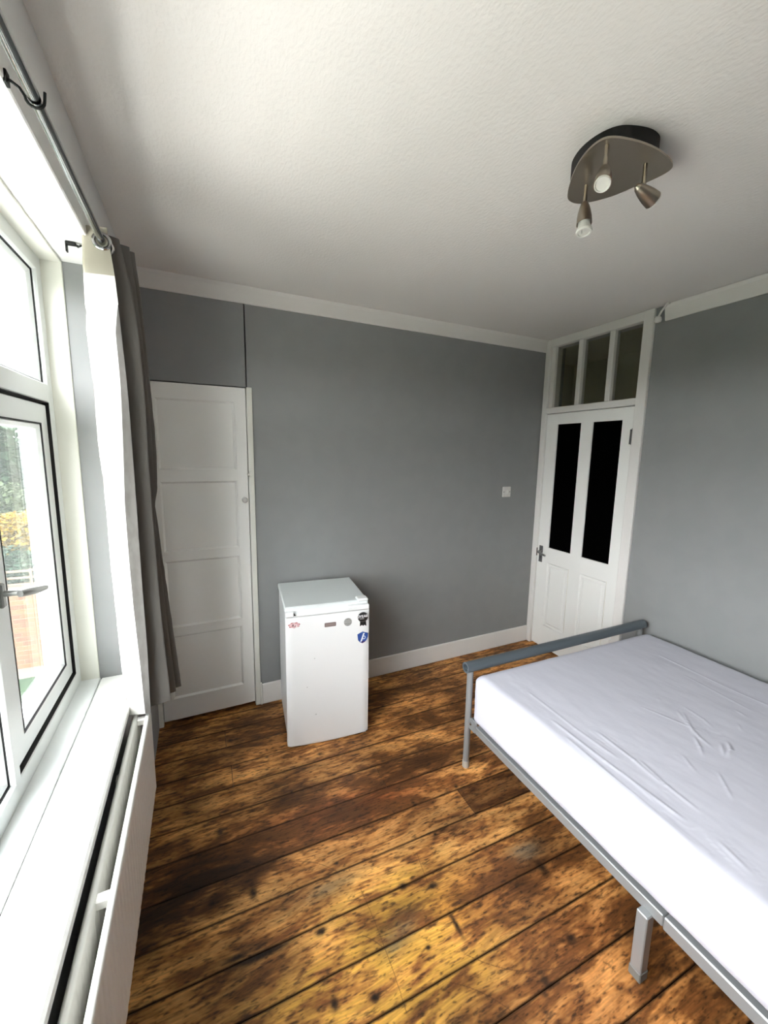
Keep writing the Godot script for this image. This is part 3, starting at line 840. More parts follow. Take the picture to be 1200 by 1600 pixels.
func fridge():
	# own axes: x along the front from the left corner, z out of the front face (0 = door face), y up
	var t := thing("fridge", "small white under-counter fridge with stickers standing against the back wall", "fridge", Vector3(0.744, 0, 0.511))
	t.rotation.y = -0.0915
	var W := 0.471; var D := 0.468; var H := 0.828
	var b := B.new()
	b.box(Vector3(0.004, 0.035, -D), Vector3(W - 0.004, 0.800, -0.060), 0.004)
	part("cabinet", b, M.enamel, t)
	b = B.new()
	b.box(Vector3(0.009, 0.05, -0.062), Vector3(W - 0.009, 0.795, -0.044))
	part("door_seal", b, M.get_or_add("fridge_seal", mat(Color(0.30, 0.30, 0.30), 0.8)), t)
	b = B.new()
	b.box(Vector3(-0.002, 0.800, -D - 0.002), Vector3(W + 0.001, H, -0.030), 0.006)
	part("worktop", b, M.enamel_top, t)
	# door: slightly bowed bottom edge, step and scooped grip along the top
	var door := Node3D.new(); door.name = "door"; t.add_child(door, true)
	b = B.new()
	var rows := []
	var prof := [Vector2(0.026, -0.048), Vector2(0.014, -0.040), Vector2(0.010, -0.012), Vector2(0.012, -0.004), Vector2(0.020, 0.0), Vector2(0.40, 0.0015), Vector2(0.772, 0.0), Vector2(0.778, -0.002)]
	for p in prof:
		var row := PackedVector3Array()
		for k in 25:
			var x := W * k / 24.0
			var e: float = smoothstep(0.0, 0.014, min(x, W - x))
			var bow := 0.010 * (1.0 - pow((x / W - 0.5) * 2.0, 2)) * (1.0 if p.x < 0.027 else 0.0)
			row.append(Vector3(x, p.x - bow, p.y - (1.0 - e) * (1.0 - e) * 0.008))
		rows.append(row)
	b.grid(rows, false, Vector3(0, -0.1, 1))
	b.box(Vector3(0.0, 0.024, -0.048), Vector3(W, 0.776, -0.0082), 0.003)
	part("door_panel", b, M.enamel, door)
	b = B.new()
	b.box(Vector3(0.0005, 0.7795, -0.046), Vector3(0.046, 0.808, -0.001), 0.004)
	b.box(Vector3(0.345, 0.7795, -0.046), Vector3(W - 0.0005, 0.808, -0.001), 0.004)
	b.box(Vector3(0.040, 0.7795, -0.046), Vector3(0.350, 0.787, -0.002), 0.003)
	rows = []
	for q in [Vector2(0.786, -0.003), Vector2(0.788, -0.010), Vector2(0.794, -0.018), Vector2(0.801, -0.024), Vector2(0.806, -0.032)]:
		rows.append(PackedVector3Array([Vector3(0.042, q.x, q.y), Vector3(0.20, q.x, q.y), Vector3(0.348, q.x, q.y)]))
	b.grid(rows, false, Vector3(0, 0.5, 1))
	part("grip_strip", b, M.enamel, door)
	b = B.new()
	b.box(Vector3(W - 0.066, H - 0.002, -0.075), Vector3(W - 0.002, H + 0.012, -0.012), 0.006)
	part("hinge_cover", b, M.enamel, t)
	b = B.new()
	for x in [0.03, W - 0.03]:
		b = B.new()
		b.lathe([Vector2(0, 0.0), Vector2(0.014, 0.0), Vector2(0.014, 0.010), Vector2(0.007, 0.012), Vector2(0.007, 0.04)], Transform3D(Basis(), Vector3(x, 0, -0.07)), 14)
		part("foot", b, M.plastic, t)
	for x in [0.04, W - 0.04]:
		b = B.new()
		b.box(Vector3(x - 0.02, 0, -D + 0.02), Vector3(x + 0.02, 0.04, -D + 0.06), 0.003)
		part("foot", b, M.plastic, t)
	b = B.new()
	b.box(Vector3(W - 0.034, 0.0, -0.040), Vector3(W - 0.008, 0.013, -0.010), 0.003)
	part("hinge_foot", b, M.plastic, t)
	b = B.new()
	b.prism([Vector3(0.0455, 0.789, -0.0005), Vector3(0.0455, 0.806, -0.0005), Vector3(0.054, 0.789, -0.0005)], Vector3(0, 0, -0.004))
	part("grip_end", b, M.bracket, door)
	var mk: StandardMaterial3D = M.get_or_add("scuff", mat(Color(0.78, 0.785, 0.78), 0.6))
	for q in [[0.155, 0.528, 0.003], [0.112, 0.362, 0.003], [0.160, 0.188, 0.0035]]:
		b = B.new()
		b.lathe([Vector2(0, 0.0012), Vector2(q[2], 0.0011), Vector2(q[2] * 1.2, 0.0)], Transform3D(Basis(Vector3.RIGHT, PI / 2), Vector3(q[0], q[1], 0.0008)), 9)
		part("scuff", b, mk, door)
	# stickers and badges on the door
	var disc := func(c: Vector2, r: float, seg := 28) -> Array:
		var p := []
		for k in seg: p.append(c + Vector2(cos(TAU * k / seg), sin(TAU * k / seg)) * r)
		return p
	var z := 0.001
	sticker("badge", disc.call(Vector2(0.432, 0.737), 0.0305), printed("badge"), t, z + 0.0005, "black round guarantee badge")
	var rib := [Vector2(0.416, 0.712), Vector2(0.450, 0.712), Vector2(0.453, 0.682), Vector2(0.443, 0.691), Vector2(0.434, 0.684), Vector2(0.425, 0.691), Vector2(0.414, 0.684)]
	sticker("badge_ribbon", rib, M.dark, t, z, "black ribbon tails under the round badge")
	var tm := TextMesh.new(); tm.text = "2YEAR"; tm.font_size = 16; tm.pixel_size = 0.00128; tm.depth = 0.0006
	var sf := SystemFont.new(); sf.font_names = PackedStringArray(["Droid Sans"]); sf.font_weight = 700; tm.font = sf
	var tx := MeshInstance3D.new(); tx.name = "lettering"; tx.mesh = tm; tx.material_override = mat(Color(0.93, 0.93, 0.93), 0.5)
	tx.position = Vector3(0.432, 0.742, z + 0.0022); tx.rotation.z = 0.03
	t.add_child(tx, true)
	var sh := [Vector2(0.400, 0.636), Vector2(0.415, 0.643), Vector2(0.432, 0.650), Vector2(0.448, 0.643), Vector2(0.463, 0.638), Vector2(0.462, 0.615), Vector2(0.455, 0.597), Vector2(0.445, 0.586), Vector2(0.430, 0.579), Vector2(0.414, 0.588), Vector2(0.404, 0.600)]
	sticker("shield_sticker", sh, printed("shield"), t, z, "blue shield sticker below the black badge")
	sticker("round_sticker", disc.call(Vector2(0.344, 0.718), 0.023), printed("round"), t, z, "grey round sticker")
	var pl := [Vector2(0.214, 0.704), Vector2(0.273, 0.704), Vector2(0.276, 0.707), Vector2(0.276, 0.725), Vector2(0.273, 0.728), Vector2(0.214, 0.728), Vector2(0.211, 0.725), Vector2(0.211, 0.707)]
	sticker("name_plate", pl, printed("plate"), t, z, "small grey name plate")
	var bub := []
	for k in 36:
		var a := TAU * k / 36
		bub.append(Vector2(0.046, 0.737) + Vector2(cos(a) * 0.030, sin(a) * 0.0145) * (1.0 + 0.10 * sin(a * 7.0)))
	sticker("bubble_sticker", bub, printed("bubble"), t, z, "small red and white sticker at the left of the door")

# ---------------------------------------------------------------- radiator
func radiator():
	var z0 := 0.968; var z1 := 2.55; var y0 := 0.355; var y1 := 0.690
	var o := Vector3(0.12, 0.0, 1.76)
	var t := thing("radiator", "white double-panel radiator under the window sill", "radiator", o)
	# fluted front panel with rounded top edge
	for s in [[0.152, 1.0, "front_panel"], [0.094, -1.0, "back_panel"]]:
		var xo: float = s[0]; var g: float = s[1]
		var b := B.new(o)
		var rows := []
		var prof := [[y0, 0.008], [y0 + 0.004, 0.002], [y0 + 0.012, 0.0], [y1 - 0.030, 0.0], [y1 - 0.006, 0.0], [y1, 0.004], [y1 + 0.001, 0.008], [y1, 0.014], [y1 - 0.006, 0.017], [y1 - 0.05, 0.0175], [y0, 0.0175]]
		var nz := 480
		for p in prof:
			var row := PackedVector3Array()
			for k in nz + 1:
				var z: float = lerp(z0, z1, float(k) / nz)
				var dep: float = p[1]
				if p[0] > y0 + 0.011 and p[0] < y1 - 0.02:
					var ph := fposmod((z - z0) / 0.033, 1.0)
					var wv := 1.0 - smoothstep(0.0, 0.22, ph) * smoothstep(1.0, 0.78, ph)
					dep += 0.006 * wv * (1.0 if p[1] < 0.01 else 0.4)
				row.append(Vector3(xo - g * dep, p[0], z))
			rows.append(row)
		b.grid(rows, false, Vector3(g, 0.0, 0) if false else Vector3(g * 0.2, 1.0, 0))
		for z in [z0, z1]:
			b.poly([Vector3(xo, y0 + 0.006, z), Vector3(xo, y1 - 0.003, z), Vector3(xo - g * 0.008, y1 + 0.001, z), Vector3(xo - g * 0.0175, y1 - 0.006, z), Vector3(xo - g * 0.0175, y0, z)], Vector3(0, 0, -1 if z == z0 else 1))
		part(s[2], b, M.radiator, t)
	# convector fins between the panels
	var b := B.new(o)
	var rows := []
	for y in [y0 + 0.02, y1 - 0.10]:
		var row := PackedVector3Array()
		for k in 401:
			var z: float = lerp(z0 + 0.02, z1 - 0.02, k / 400.0)
			row.append(Vector3(0.1215 + 0.010 * clamp(1.6 * sin(TAU * (z - z0) / 0.05), -1.0, 1.0), y, z))
		rows.append(row)
	b.grid(rows, false, Vector3.RIGHT)
	part("convector_fins", b, M.radiator, t)
	for z in [0.995, 1.66, 2.33]:
		b = B.new(o)
		b.box(Vector3(0.108, y1 - 0.030, z - 0.012), Vector3(0.138, y1 - 0.006, z + 0.012), 0.003)
		part("bridging_lug", b, M.radiator, t)
	for z in [1.2, 2.3]:
		b = B.new(o); b.box(Vector3(0.0712, 0.40, z - 0.015), Vector3(0.096, 0.62, z + 0.015), 0.002)
		part("wall_bracket", b, M.radiator, t)
	for z in [z0 + 0.03, z1 - 0.03]:
		b = B.new(o)
		b.tube([Vector3(0.086, 0.0, z), Vector3(0.089, y0 + 0.05, z)], 0.0075, 12)
		part("pipe", b, M.radiator, t)

# ---------------------------------------------------------------- curtain on its rod
func curtain():
	var ro := Vector3(0.118, 2.303, 1.9)
	var t := thing("curtain_rod", "chrome curtain rod running along the wall above the window", "curtain rod", ro)
	var b := B.new(ro)
	b.tube([Vector3(0.118, 2.303, 0.80), Vector3(0.118, 2.303, 3.10)], 0.0105, 18)
	part("rod", b, M.get_or_add("rod", mat(Color(0.60, 0.61, 0.61), 0.16, 1.0)), t)
	b = B.new(ro)
	b.lathe([Vector2(0, -0.012), Vector2(0.015, -0.012), Vector2(0.0155, 0.006), Vector2(0.010, 0.012), Vector2(0.0, 0.013)], Transform3D(Basis(Vector3.RIGHT, -PI / 2), Vector3(0.118, 2.303, 0.80)), 18)
	part("end_cap", b, M.bracket, t)
	for z in [1.575, 2.9]:
		b = B.new(ro)
		var path := [Vector3(0.071, 2.322, z), Vector3(0.085, 2.321, z), Vector3(0.097, 2.314, z)]
		for k in 9:
			var a := PI + PI * k / 8.0
			path.append(Vector3(0.118 + 0.0145 * cos(a), 2.303 + 0.0145 * sin(a), z))
		path.append(Vector3(0.134, 2.318, z))
		b.tube(path, 0.0026, 8)
		b.box(Vector3(XL + 0.006, 2.312, z - 0.008), Vector3(XL + 0.012, 2.334, z + 0.008), 0.001)
		part("bracket", b, M.bracket, t)
	# the curtain: plan of the pleats at a number of heights
	# y, then x of: hem edge, wall-side turn, fold, gap, fold, gap, fold, end
	var keys := [
		[2.345, 0.134, 0.074, 0.150, 0.105, 0.172, 0.115, 0.182, 0.13],
		[2.20, 0.146, 0.071, 0.172, 0.100, 0.182, 0.11, 0.192, 0.13],
		[2.04, 0.152, 0.069, 0.183, 0.100, 0.190, 0.11, 0.197, 0.13],
		[1.86, 0.158, 0.072, 0.188, 0.100, 0.196, 0.11, 0.203, 0.13],
		[1.67, 0.159, 0.074, 0.187, 0.100, 0.198, 0.11, 0.207, 0.13],
		[1.52, 0.159, 0.077, 0.187, 0.100, 0.196, 0.11, 0.203, 0.13],
		[1.46, 0.159, 0.078, 0.187, 0.100, 0.190, 0.11, 0.193, 0.13],
		[1.40, 0.159, 0.079, 0.188, 0.100, 0.193, 0.11, 0.197, 0.13],
		[1.20, 0.159, 0.081, 0.191, 0.100, 0.200, 0.11, 0.208, 0.13],
		[0.95, 0.160, 0.084, 0.197, 0.100, 0.209, 0.115, 0.223, 0.13],
		[0.702, 0.157, 0.090, 0.207, 0.105, 0.222, 0.12, 0.240, 0.14]]
	var zs := [1.006, 0.990, 0.948, 0.930, 0.896, 0.880, 0.858, 0.835]
	var cn := FastNoiseLite.new(); cn.seed = 8; cn.frequency = 1.0
	var front := []; var back := []
	var NY := 96
	for iy in NY + 1:
		var y: float = lerp(2.345, 0.702, float(iy) / NY)
		var k := 0
		while k < keys.size() - 2 and keys[k + 1][0] > y: k += 1
		var f: float = clamp((keys[k][0] - y) / (keys[k][0] - keys[k + 1][0]), 0.0, 1.0)
		var ctl := []
		for j in 8:
			var kp: Array = keys[max(k - 1, 0)]; var kn: Array = keys[min(k + 2, keys.size() - 1)]
			var x: float = cubic_interpolate(keys[k][j + 1], keys[k + 1][j + 1], kp[j + 1], kn[j + 1], f)
			var z: float = zs[j] + (0.004 if j < 2 else 0.010) * cn.get_noise_2d(y * 1.7, j * 7.0)
			ctl.append(Vector2(x, z))
			if j < 7 and j > 0:                               # widen the turns so that the folds are round
				var x2: float = lerp(keys[k][j + 1], keys[k + 1][j + 1], f)
				ctl.append(Vector2(x2 - 0.002 * (1 if j % 2 == 0 else -1), z - 0.012))
		var cur := catmull(ctl, 8)
		var fr := PackedVector3Array(); var bk := PackedVector3Array()
		for j in cur.size():
			var p: Vector2 = cur[j]
			var tan2: Vector2 = (cur[min(j + 1, cur.size() - 1)] - cur[max(j - 1, 0)]).normalized()
			var no := Vector2(-tan2.y, tan2.x)
			var wob := 0.0012 * cn.get_noise_2d(y * 14.0, j * 0.6)
			p += no * wob
			fr.append(Vector3(p.x, y, p.y))
			var q := p - no * 0.0028
			if j < 3: q = p - no * 0.0012
			bk.append(Vector3(q.x, y, q.y))
		front.append(fr); back.append(bk)
	var co := Vector3(0.14, 0.702, 0.93)
	var c := thing("curtain", "grey eyelet curtain with white lining bunched at the far end of the window", "curtain", co)
	# which side faces the lens on the first flap is the lining: check by the sign of the offset
	if back[40][12].z < front[40][12].z:
		for i in front.size():
			for j in front[i].size():
				back[i][j] = front[i][j] * 2.0 - back[i][j]
	b = B.new(co)
	b.grid(front, false, Vector3(1, 0, 0.2))
	part("fabric", b, M.curtain, c)
	# hem turned to the lining side along the leading edge, then the lining
	var hems := [[2.345, 0.0], [2.13, 0.0], [2.04, 0.016], [1.88, 0.019], [1.67, 0.027], [1.48, 0.035], [1.30, 0.035], [1.10, 0.033], [0.99, 0.030], [0.87, 0.025], [0.70, 0.019]]
	var hem := []; var lin := []; var head := []
	for i in back.size():
		var y: float = back[i][0].y
		var k := 0
		while k < hems.size() - 2 and hems[k + 1][0] > y: k += 1
		var wd: float = lerp(hems[k][1], hems[k + 1][1], clamp((hems[k][0] - y) / (hems[k][0] - hems[k + 1][0]), 0.0, 1.0))
		var along := func(dist: float) -> Vector3:
			var left := dist
			for j in back[i].size() - 1:
				var l: float = back[i][j].distance_to(back[i][j + 1])
				if l > left: return back[i][j].lerp(back[i][j + 1], left / max(l, 1e-6))
				left -= l
			return back[i][-1]
		var total := 0.0
		for j in back[i].size() - 1: total += back[i][j].distance_to(back[i][j + 1])
		var hr := PackedVector3Array(); var lr := PackedVector3Array(); var er := PackedVector3Array()
		for j in 6: hr.append(along.call(wd * j / 5.0) + Vector3(0, 0, 0.0008))
		for j in 61: lr.append(along.call(lerp(max(wd - 0.002, 0.0), total, j / 60.0)))
		for j in 61: er.append(along.call(lerp(0.0, total, j / 60.0)))
		if wd > 0.0005: hem.append(hr)
		if i <= 8: head.append(er)
		if i >= 8: lin.append(lr)
	b = B.new(co); b.grid(hem, false, Vector3(0, 0, 1)); part("hem", b, M.hem, c).set_meta("label", "grey turned hem along the leading edge")
	b = B.new(co); b.grid(lin, false, Vector3(-0.2, 0, 1))
	part("lining", b, M.lining, c).set_meta("label", "bright white lining")
	b = B.new(co); b.grid(head, false, Vector3(-0.2, 0, 1)); part("heading", b, M.get_or_add("heading", mat(Color(0.70, 0.68, 0.62), 0.9, 0, 0.2)), c).set_meta("label", "cream heading band with the eyelets")
	for s in [[0.120, 1.0065], [0.128, 0.963], [0.135, 0.919], [0.14, 0.893]]:
		b = B.new(co)
		var xf := Transform3D(Basis(Vector3.RIGHT, PI / 2), Vector3(0.118, 2.303, s[1]))
		var pr := []
		for k in 13:
			var a := TAU * k / 12
			pr.append(Vector2(0.0215 + 0.0055 * cos(a), 0.0045 * sin(a)))
		b.lathe(pr, xf, 28)
		part("eyelet", b, M.chrome, c)

# ---------------------------------------------------------------- ceiling light
func ceiling_light():
	var o := Vector3(1.55, HC, 1.63)
	var t := thing("ceiling_light", "brushed steel ceiling spotlight plate with three swivel heads", "light", o)
	var b := B.new(o)
	var base := [Vector2(1.50, 1.525), Vector2(1.46, 1.58), Vector2(1.452, 1.645), Vector2(1.475, 1.70), Vector2(1.53, 1.727), Vector2(1.59, 1.735), Vector2(1.637, 1.715), Vector2(1.645, 1.65), Vector2(1.63, 1.58), Vector2(1.575, 1.525)]
	var ring := []
	for q in catmull(base, 5, true): ring.append(Vector3(q.x, 2.534, q.y))
	b.prism(ring, Vector3(0, 0.055, 0))
	part("mounting_box", b, M.dark, t)
	var pl := [Vector2(1.556, 1.477), Vector2(1.512, 1.503), Vector2(1.442, 1.592), Vector2(1.408, 1.666), Vector2(1.414, 1.722), Vector2(1.485, 1.747), Vector2(1.575, 1.754), Vector2(1.660, 1.742), Vector2(1.695, 1.718), Vector2(1.690, 1.659), Vector2(1.672, 1.615), Vector2(1.653, 1.555), Vector2(1.602, 1.488)]
	ring = []
	for q in catmull(pl, 6, true): ring.append(Vector3(q.x, 2.526, q.y))
	b = B.new(o)
	b.prism(ring, Vector3(0, 0.006, 0))
	part("plate", b, M.steel, t)
	# three heads: pivot on the plate, length of the arm, direction of the head, bulb showing how
	for s in [[Vector3(1.530, 2.526, 1.560), 0.062, Vector3(-0.10, -1.0, 0.16), "out"], [Vector3(1.435, 2.526, 1.706), 0.064, Vector3(-0.42, -0.85, 0.30), "flush"], [Vector3(1.604, 2.526, 1.704), 0.066, Vector3(0.877, -0.36, 0.12), "hidden"]]:
		var p: Vector3 = s[0]; var L: float = s[1]; var dir: Vector3 = s[2].normalized()
		var head := Node3D.new(); head.name = "spot_head"; t.add_child(head, true)
		b = B.new(o)
		b.tube([p, p + Vector3(0, -L * 0.6, 0)], 0.0052, 12)
		b.tube([p + Vector3(0, -L * 0.5, 0), p + Vector3(0, -L, 0)], 0.0062, 12)
		b.lathe([Vector2(0, 0.004), Vector2(0.007, 0.003), Vector2(0.0078, 0), Vector2(0.007, -0.004), Vector2(0, -0.006)], Transform3D(Basis(), p + Vector3(0, -L, 0)), 12)
		part("arm", b, M.steel, head)
		var yb := dir
		var xb := yb.cross(Vector3(0.3, 0.1, 1)).normalized(); var zb := xb.cross(yb)
		var xf := Transform3D(Basis(xb, yb, zb), p + Vector3(0, -L + 0.004, 0) + (Vector3(0, -0.012, 0) - dir * 0.018 if s[3] == "hidden" else Vector3.ZERO))
		b = B.new(o)
		b.lathe([Vector2(0.0, -0.014), Vector2(0.006, -0.012), Vector2(0.0115, -0.004), Vector2(0.016, 0.010), Vector2(0.0195, 0.026), Vector2(0.022, 0.042), Vector2(0.0235, 0.062), Vector2(0.0220, 0.062), Vector2(0.020, 0.045), Vector2(0.0, 0.043)], xf, 24)
		part("shade", b, M.steel, head)
		b = B.new(o)
		var e := 0.026 if s[3] == "out" else 0.002
		b.lathe([Vector2(0.0, 0.048), Vector2(0.017, 0.048), Vector2(0.0185, 0.058 + e * 0.4), Vector2(0.0245 if s[3] == "out" else 0.0215, 0.060 + e), Vector2(0.0225 if s[3] == "out" else 0.0205, 0.066 + e), Vector2(0.018, 0.066 + e), Vector2(0.0165, 0.063 + e), Vector2(0.0, 0.062 + e)], xf, 24)
		if s[3] == "out": b.tube([xf * Vector3(0.016, 0.062 + e, 0), xf * Vector3(0.018, 0.078 + e, 0)], 0.0012, 6)
		part("bulb", b, M.bulb, head)

# ---------------------------------------------------------------- switch, hook, cable
func small_things():
	var t := thing("light_switch", "small white square light switch on the back wall beside the door", "light switch", BACK * Vector3(2.671, 1.318, 0))
	t.rotation.y = TURN
	var b := B.new()
	b.box(Vector3(-0.043, 0, 0), Vector3(0.043, 0.086, 0.009), 0.004)
	part("plate", b, M.plastic, t)
	b = B.new()
	b.box(Vector3(-0.008, 0.028, 0.006), Vector3(0.008, 0.058, 0.014), 0.003, Transform3D(Basis(Vector3.RIGHT, 0.06), Vector3(0, 0, 0)))
	part("rocker", b, M.white, t)
	for x in [-0.031, 0.031]:
		b = B.new()
		b.lathe([Vector2(0.0, 0.0015), Vector2(0.0035, 0.0012), Vector2(0.004, 0)], Transform3D(Basis(Vector3.RIGHT, PI / 2), Vector3(x, 0.043, 0.009)), 10)
		part("screw", b, M.bracket, t)
	# blind clip left under the lintel
	b = B.new(Vector3(0.02, 2.318, 0.92))
	b.box(Vector3(0.006, 2.308, 0.910), Vector3(0.034, 2.318, 0.926), 0.002)
	b.box(Vector3(0.006, 2.286, 0.911), Vector3(0.011, 2.312, 0.925), 0.001)
	b.tube([Vector3(0.030, 2.312, 0.918), Vector3(0.040, 2.304, 0.924), Vector3(0.047, 2.306, 0.930)], 0.003, 8)
	b.tube([Vector3(0.028, 2.312, 0.918), Vector3(0.040, 2.312, 0.912), Vector3(0.046, 2.316, 0.908)], 0.0025, 8)
	solo("blind_clip", b, M.bracket, "little dark metal blind clip under the lintel above the window", "clip", "", Vector3(0.02, 2.318, 0.92))
	# white sensor knob with its cable at the top corner of the door frame
	var o := Vector3(3.0, 2.50, 0.872)
	t = thing("cable_knob", "white plastic knob with a short cable at the top right corner of the door frame", "cable", o)
	b = B.new(o)
	b.lathe([Vector2(0, 0.0), Vector2(0.017, 0.003), Vector2(0.021, 0.016), Vector2(0.018, 0.032), Vector2(0.009, 0.040), Vector2(0, 0.041)], Transform3D(Basis(Vector3.BACK, 0.2), Vector3(2.988, 2.488, 0.872)), 18)
	part("knob", b, M.trim, t)
	b = B.new(o)
	b.tube([Vector3(2.988, 2.525, 0.872), Vector3(2.984, 2.55, 0.888), Vector3(2.980, 2.565, 0.905), Vector3(2.982, 2.586, 0.922)], 0.006, 10)
	b.box(Vector3(2.975, 2.580, 0.912), Vector3(2.992, 2.590, 0.934), 0.002)
	part("cable", b, M.trim, t)
	# thin cord along the lintel behind the rod
	b = B.new(Vector3(0.08, 2.40, 1.6))
	b.tube([Vector3(0.074, 2.395, 1.475), Vector3(0.076, 2.41, 1.56), Vector3(0.078, 2.43, 1.70), Vector3(0.076, 2.44, 1.9)], 0.0012, 6)
	solo("cord", b, M.bracket, "thin grey cord on the white wall behind the curtain rod", "cord", "", Vector3(0.08, 2.40, 1.6))

# ---------------------------------------------------------------- garden one storey below
func leaf_mesh(l: float, w: float) -> ArrayMesh:
	var b := B.new()
	for s in [-1.0, 1.0]:
		b.tri(Vector3(0, 0, 0), Vector3(s * w, l * 0.45, w * 0.35), Vector3(0, l, 0), Vector3(s * 0.3, 0, 1).normalized(), Vector3(s * 0.5, 0, 1).normalized(), Vector3(s * 0.3, 0, 1).normalized())
	return b.mesh()

func foliage(called: String, parent: Node, m: Material, centre: Vector3, half: Vector3, count: int, l: float, w: float, sd: int, cone := 0.0):
	var r := RandomNumberGenerator.new(); r.seed = sd
	var lump := FastNoiseLite.new(); lump.seed = sd; lump.frequency = 0.9
	var mm := MultiMesh.new(); mm.transform_format = MultiMesh.TRANSFORM_3D
	mm.mesh = leaf_mesh(l, w); mm.instance_count = count
	for i in count:
		var d := Vector3(r.randfn(), r.randfn(), r.randfn()).normalized()
		var k := pow(r.randf(), 0.28)
		k *= 0.85 + 0.3 * lump.get_noise_3dv(d * 2.0)
		var p := d * half * k
		if cone > 0: p.x *= lerp(1.0, 1.0 - cone, clamp(p.y / half.y * 0.5 + 0.5, 0, 1)); p.z *= lerp(1.0, 1.0 - cone, clamp(p.y / half.y * 0.5 + 0.5, 0, 1))
		var bs := Basis(Vector3.UP, r.randf() * TAU) * Basis(Vector3.RIGHT, r.randf_range(0.3, 2.2)) * Basis(Vector3.BACK, r.randf() * TAU)
		mm.set_instance_transform(i, Transform3D(bs.scaled(Vector3.ONE * r.randf_range(0.7, 1.3)), centre + p))
	var o := MultiMeshInstance3D.new(); o.name = called; o.multimesh = mm; o.material_override = m
	parent.add_child(o, true); o.set_meta("kind", "stuff")

func leafy(c: Color) -> StandardMaterial3D:
	var m := mat(c, 0.7, 0.0, 0.25)
	m.backlight_enabled = true; m.backlight = c * 0.5; m.cull_mode = BaseMaterial3D.CULL_DISABLED
	return m

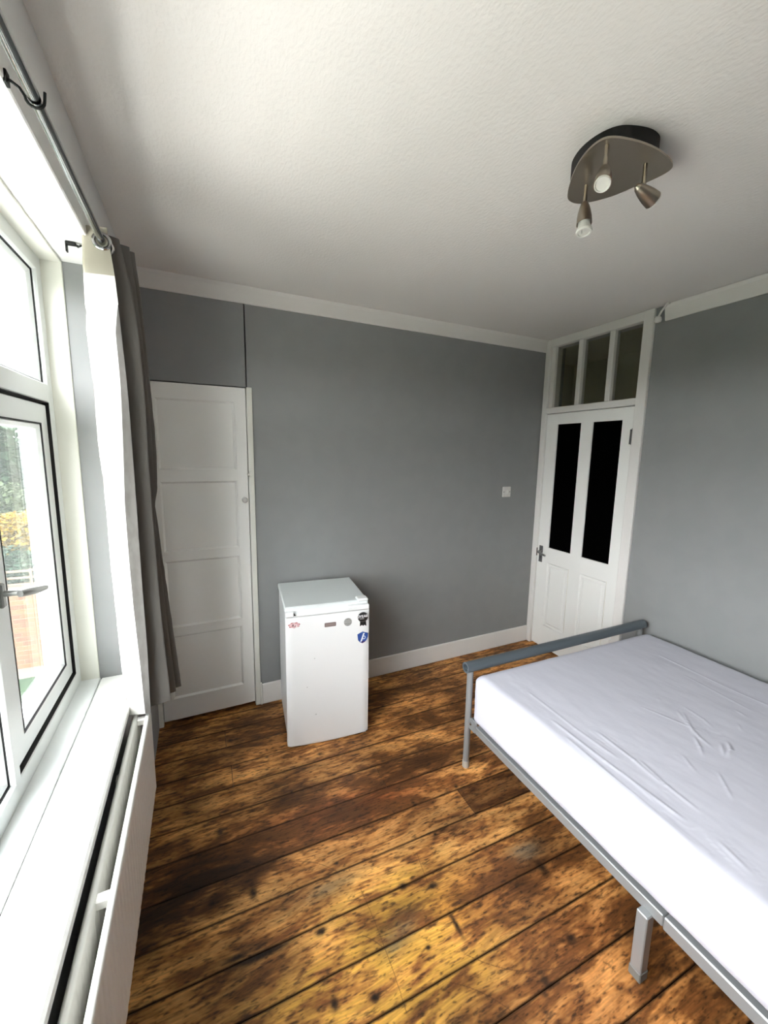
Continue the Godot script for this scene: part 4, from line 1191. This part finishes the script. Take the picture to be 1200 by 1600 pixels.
func garden():
	var G := -3.0
	var b := B.new()
	b.box(Vector3(-60, G - 0.3, -60), Vector3(40, G, 40))
	var lm := mat(Color(0.2, 0.3, 0.2), 0.95, 0, 0.1)
	tinted(lm, Color(0.15, 0.21, 0.14), Color(0.19, 0.25, 0.175), 0.03, 4, 41, Vector3(0.5, 0.5, 0.5))
	solo("lawn", b, lm, "green garden lawn below the window", "lawn", "structure")
	b = B.new()
	b.box(Vector3(-9, G - 0.1, -5.6), Vector3(-0.3, G + 0.03, 12), 0.01)
	solo("patio", b, mat(Color(0.74, 0.73, 0.70), 0.9, 0, 0.2), "pale paved patio between the house and the lawn", "patio", "structure")
	# brick wall across the end of the garden
	var zw := -7.8; var top := -1.26
	var o := Vector3(-3.5, G, zw)
	var t := thing("garden_wall", "orange brick garden wall with a pale coping under the trellis", "garden wall", o)
	b = B.new(o)
	b.box(Vector3(-9, G, zw - 0.20), Vector3(0.5, top - 0.02, zw - 0.008))
	part("mortar", b, M.get_or_add("mortar", mat(Color(0.40, 0.34, 0.27), 0.95)), t)
	var rb := RandomNumberGenerator.new(); rb.seed = 3
	var bms := [mat(Color(0.37, 0.235, 0.125), 0.9), mat(Color(0.39, 0.26, 0.14), 0.9), mat(Color(0.32, 0.195, 0.105), 0.9)]
	var bb := [B.new(o), B.new(o), B.new(o)]
	var course := 0.10
	for j in 17:
		for i in 36:
			var x: float = -8.0 + i * 0.235 + (0.117 if j % 2 else 0.0)
			bb[rb.randi() % 3].box(Vector3(x, G + 0.02 + j * course, zw - 0.1), Vector3(x + 0.222, G + 0.02 + j * course + course - 0.018, zw + rb.randf_range(-0.002, 0.003)), 0.003)
	for k in 3: part("brickwork", bb[k], bms[k], t).set_meta("kind", "stuff")
	b = B.new(o)
	b.box(Vector3(-9, top - 0.03, zw - 0.24), Vector3(0.5, top + 0.03, zw + 0.04), 0.008)
	part("coping", b, M.get_or_add("coping", mat(Color(0.36, 0.34, 0.30), 0.9)), t)
	b = B.new()
	b.box(Vector3(-9, G - 0.02, zw), Vector3(0.5, G + 0.02, zw + 0.45), 0.01)
	solo("garden_path", b, M.coping, "pale paving strip along the foot of the brick wall", "path", "", Vector3.ZERO)
	# trellis on top of the wall
	o = Vector3(-3.5, top + 0.03, zw - 0.1)
	t = thing("trellis", "pale timber trellis on top of the brick garden wall", "trellis", o)
	var wood: StandardMaterial3D = M.get_or_add("trellis", mat(Color(0.40, 0.33, 0.27), 0.85))
	for y in [0.05, 0.19, 0.33]:
		b = B.new(o); b.box(o + Vector3(-5, y - 0.022, -0.012), o + Vector3(4, y + 0.022, 0.012), 0.004); part("rail", b, wood, t)
	for i in 20:
		var x := -8.0 + i * 0.42
		b = B.new(o); b.box(Vector3(x - 0.022, o.y, o.z + 0.012), Vector3(x + 0.022, o.y + 0.38, o.z + 0.034), 0.004); part("upright", b, wood, t)
	# plants
	var trunk: StandardMaterial3D = M.get_or_add("trunk", mat(Color(0.22, 0.17, 0.12), 0.95))
	var add_plant := func(called: String, label: String, cat: String, grp: String, c: Vector3, half: Vector3, n: int, l: float, w: float, m: Material, sd: int, cone: float):
		var p := thing(called, label, cat, Vector3(c.x, G, c.z), grp)
		var bt := B.new(Vector3(c.x, G, c.z))
		bt.tube([Vector3(c.x, G, c.z), Vector3(c.x + 0.03, (G + c.y) / 2, c.z), Vector3(c.x, c.y + half.y * 0.3, c.z)], [0.10, 0.07, 0.02], 8)
		part("trunk", bt, trunk, p)
		foliage("foliage", p, m, Vector3(0, c.y - G, 0), half, n, l, w, sd, cone)
	var yl := leafy(Color(0.47, 0.37, 0.06)); var iv := leafy(Color(0.185, 0.255, 0.20)); var dk := leafy(Color(0.175, 0.24, 0.175)); var gr := leafy(Color(0.205, 0.245, 0.15))
	add_plant.call("yellow_shrub", "golden yellow leaved shrub rising behind the trellis", "shrub", "", Vector3(-3.35, -0.35, -8.9), Vector3(0.95, 0.62, 0.6), 5000, 0.11, 0.035, yl, 51, 0.3)
	add_plant.call("yellow_shrub", "smaller golden shrub leaning over the right of the trellis", "shrub", "", Vector3(-2.75, -0.75, -8.5), Vector3(0.30, 0.75, 0.3), 1600, 0.10, 0.03, yl, 52, 0.3)
	add_plant.call("ivy_bush", "dark green leafy bush directly behind the trellis", "bush", "", Vector3(-3.5, -1.05, -8.45), Vector3(1.25, 0.62, 0.40), 6000, 0.10, 0.035, iv, 53, 0.0)
	add_plant.call("hedge_bush", "green bush behind the brick wall left of the golden shrub", "bush", "", Vector3(-5.6, -0.7, -9.0), Vector3(1.3, 1.0, 0.6), 5000, 0.12, 0.04, gr, 54, 0.0)
	add_plant.call("round_tree", "rounded olive green tree just behind the golden shrub", "tree", "", Vector3(-4.6, -0.2, -11.0), Vector3(1.3, 1.1, 1.0), 5000, 0.13, 0.045, gr, 55, 0.1)
	var k := 0
	for s in [[-3.9, -14.5, 1.5], [-5.9, -15.2, 1.7], [-8.0, -16.2, 1.8], [-2.0, -15.4, 1.6]]:
		add_plant.call("conifer", ["tall dark green tree behind the golden shrub", "tall green tree left of the one behind the golden shrub", "leftmost tall green tree at the end of the garden", "tall green tree at the right end of the garden"][k], "tree", "trees at the end of the garden", Vector3(s[0], 0.1, s[1]), Vector3(s[2], 3.1, s[2]), 8000, 0.22, 0.07, dk, 60 + k, 0.3)
		k += 1
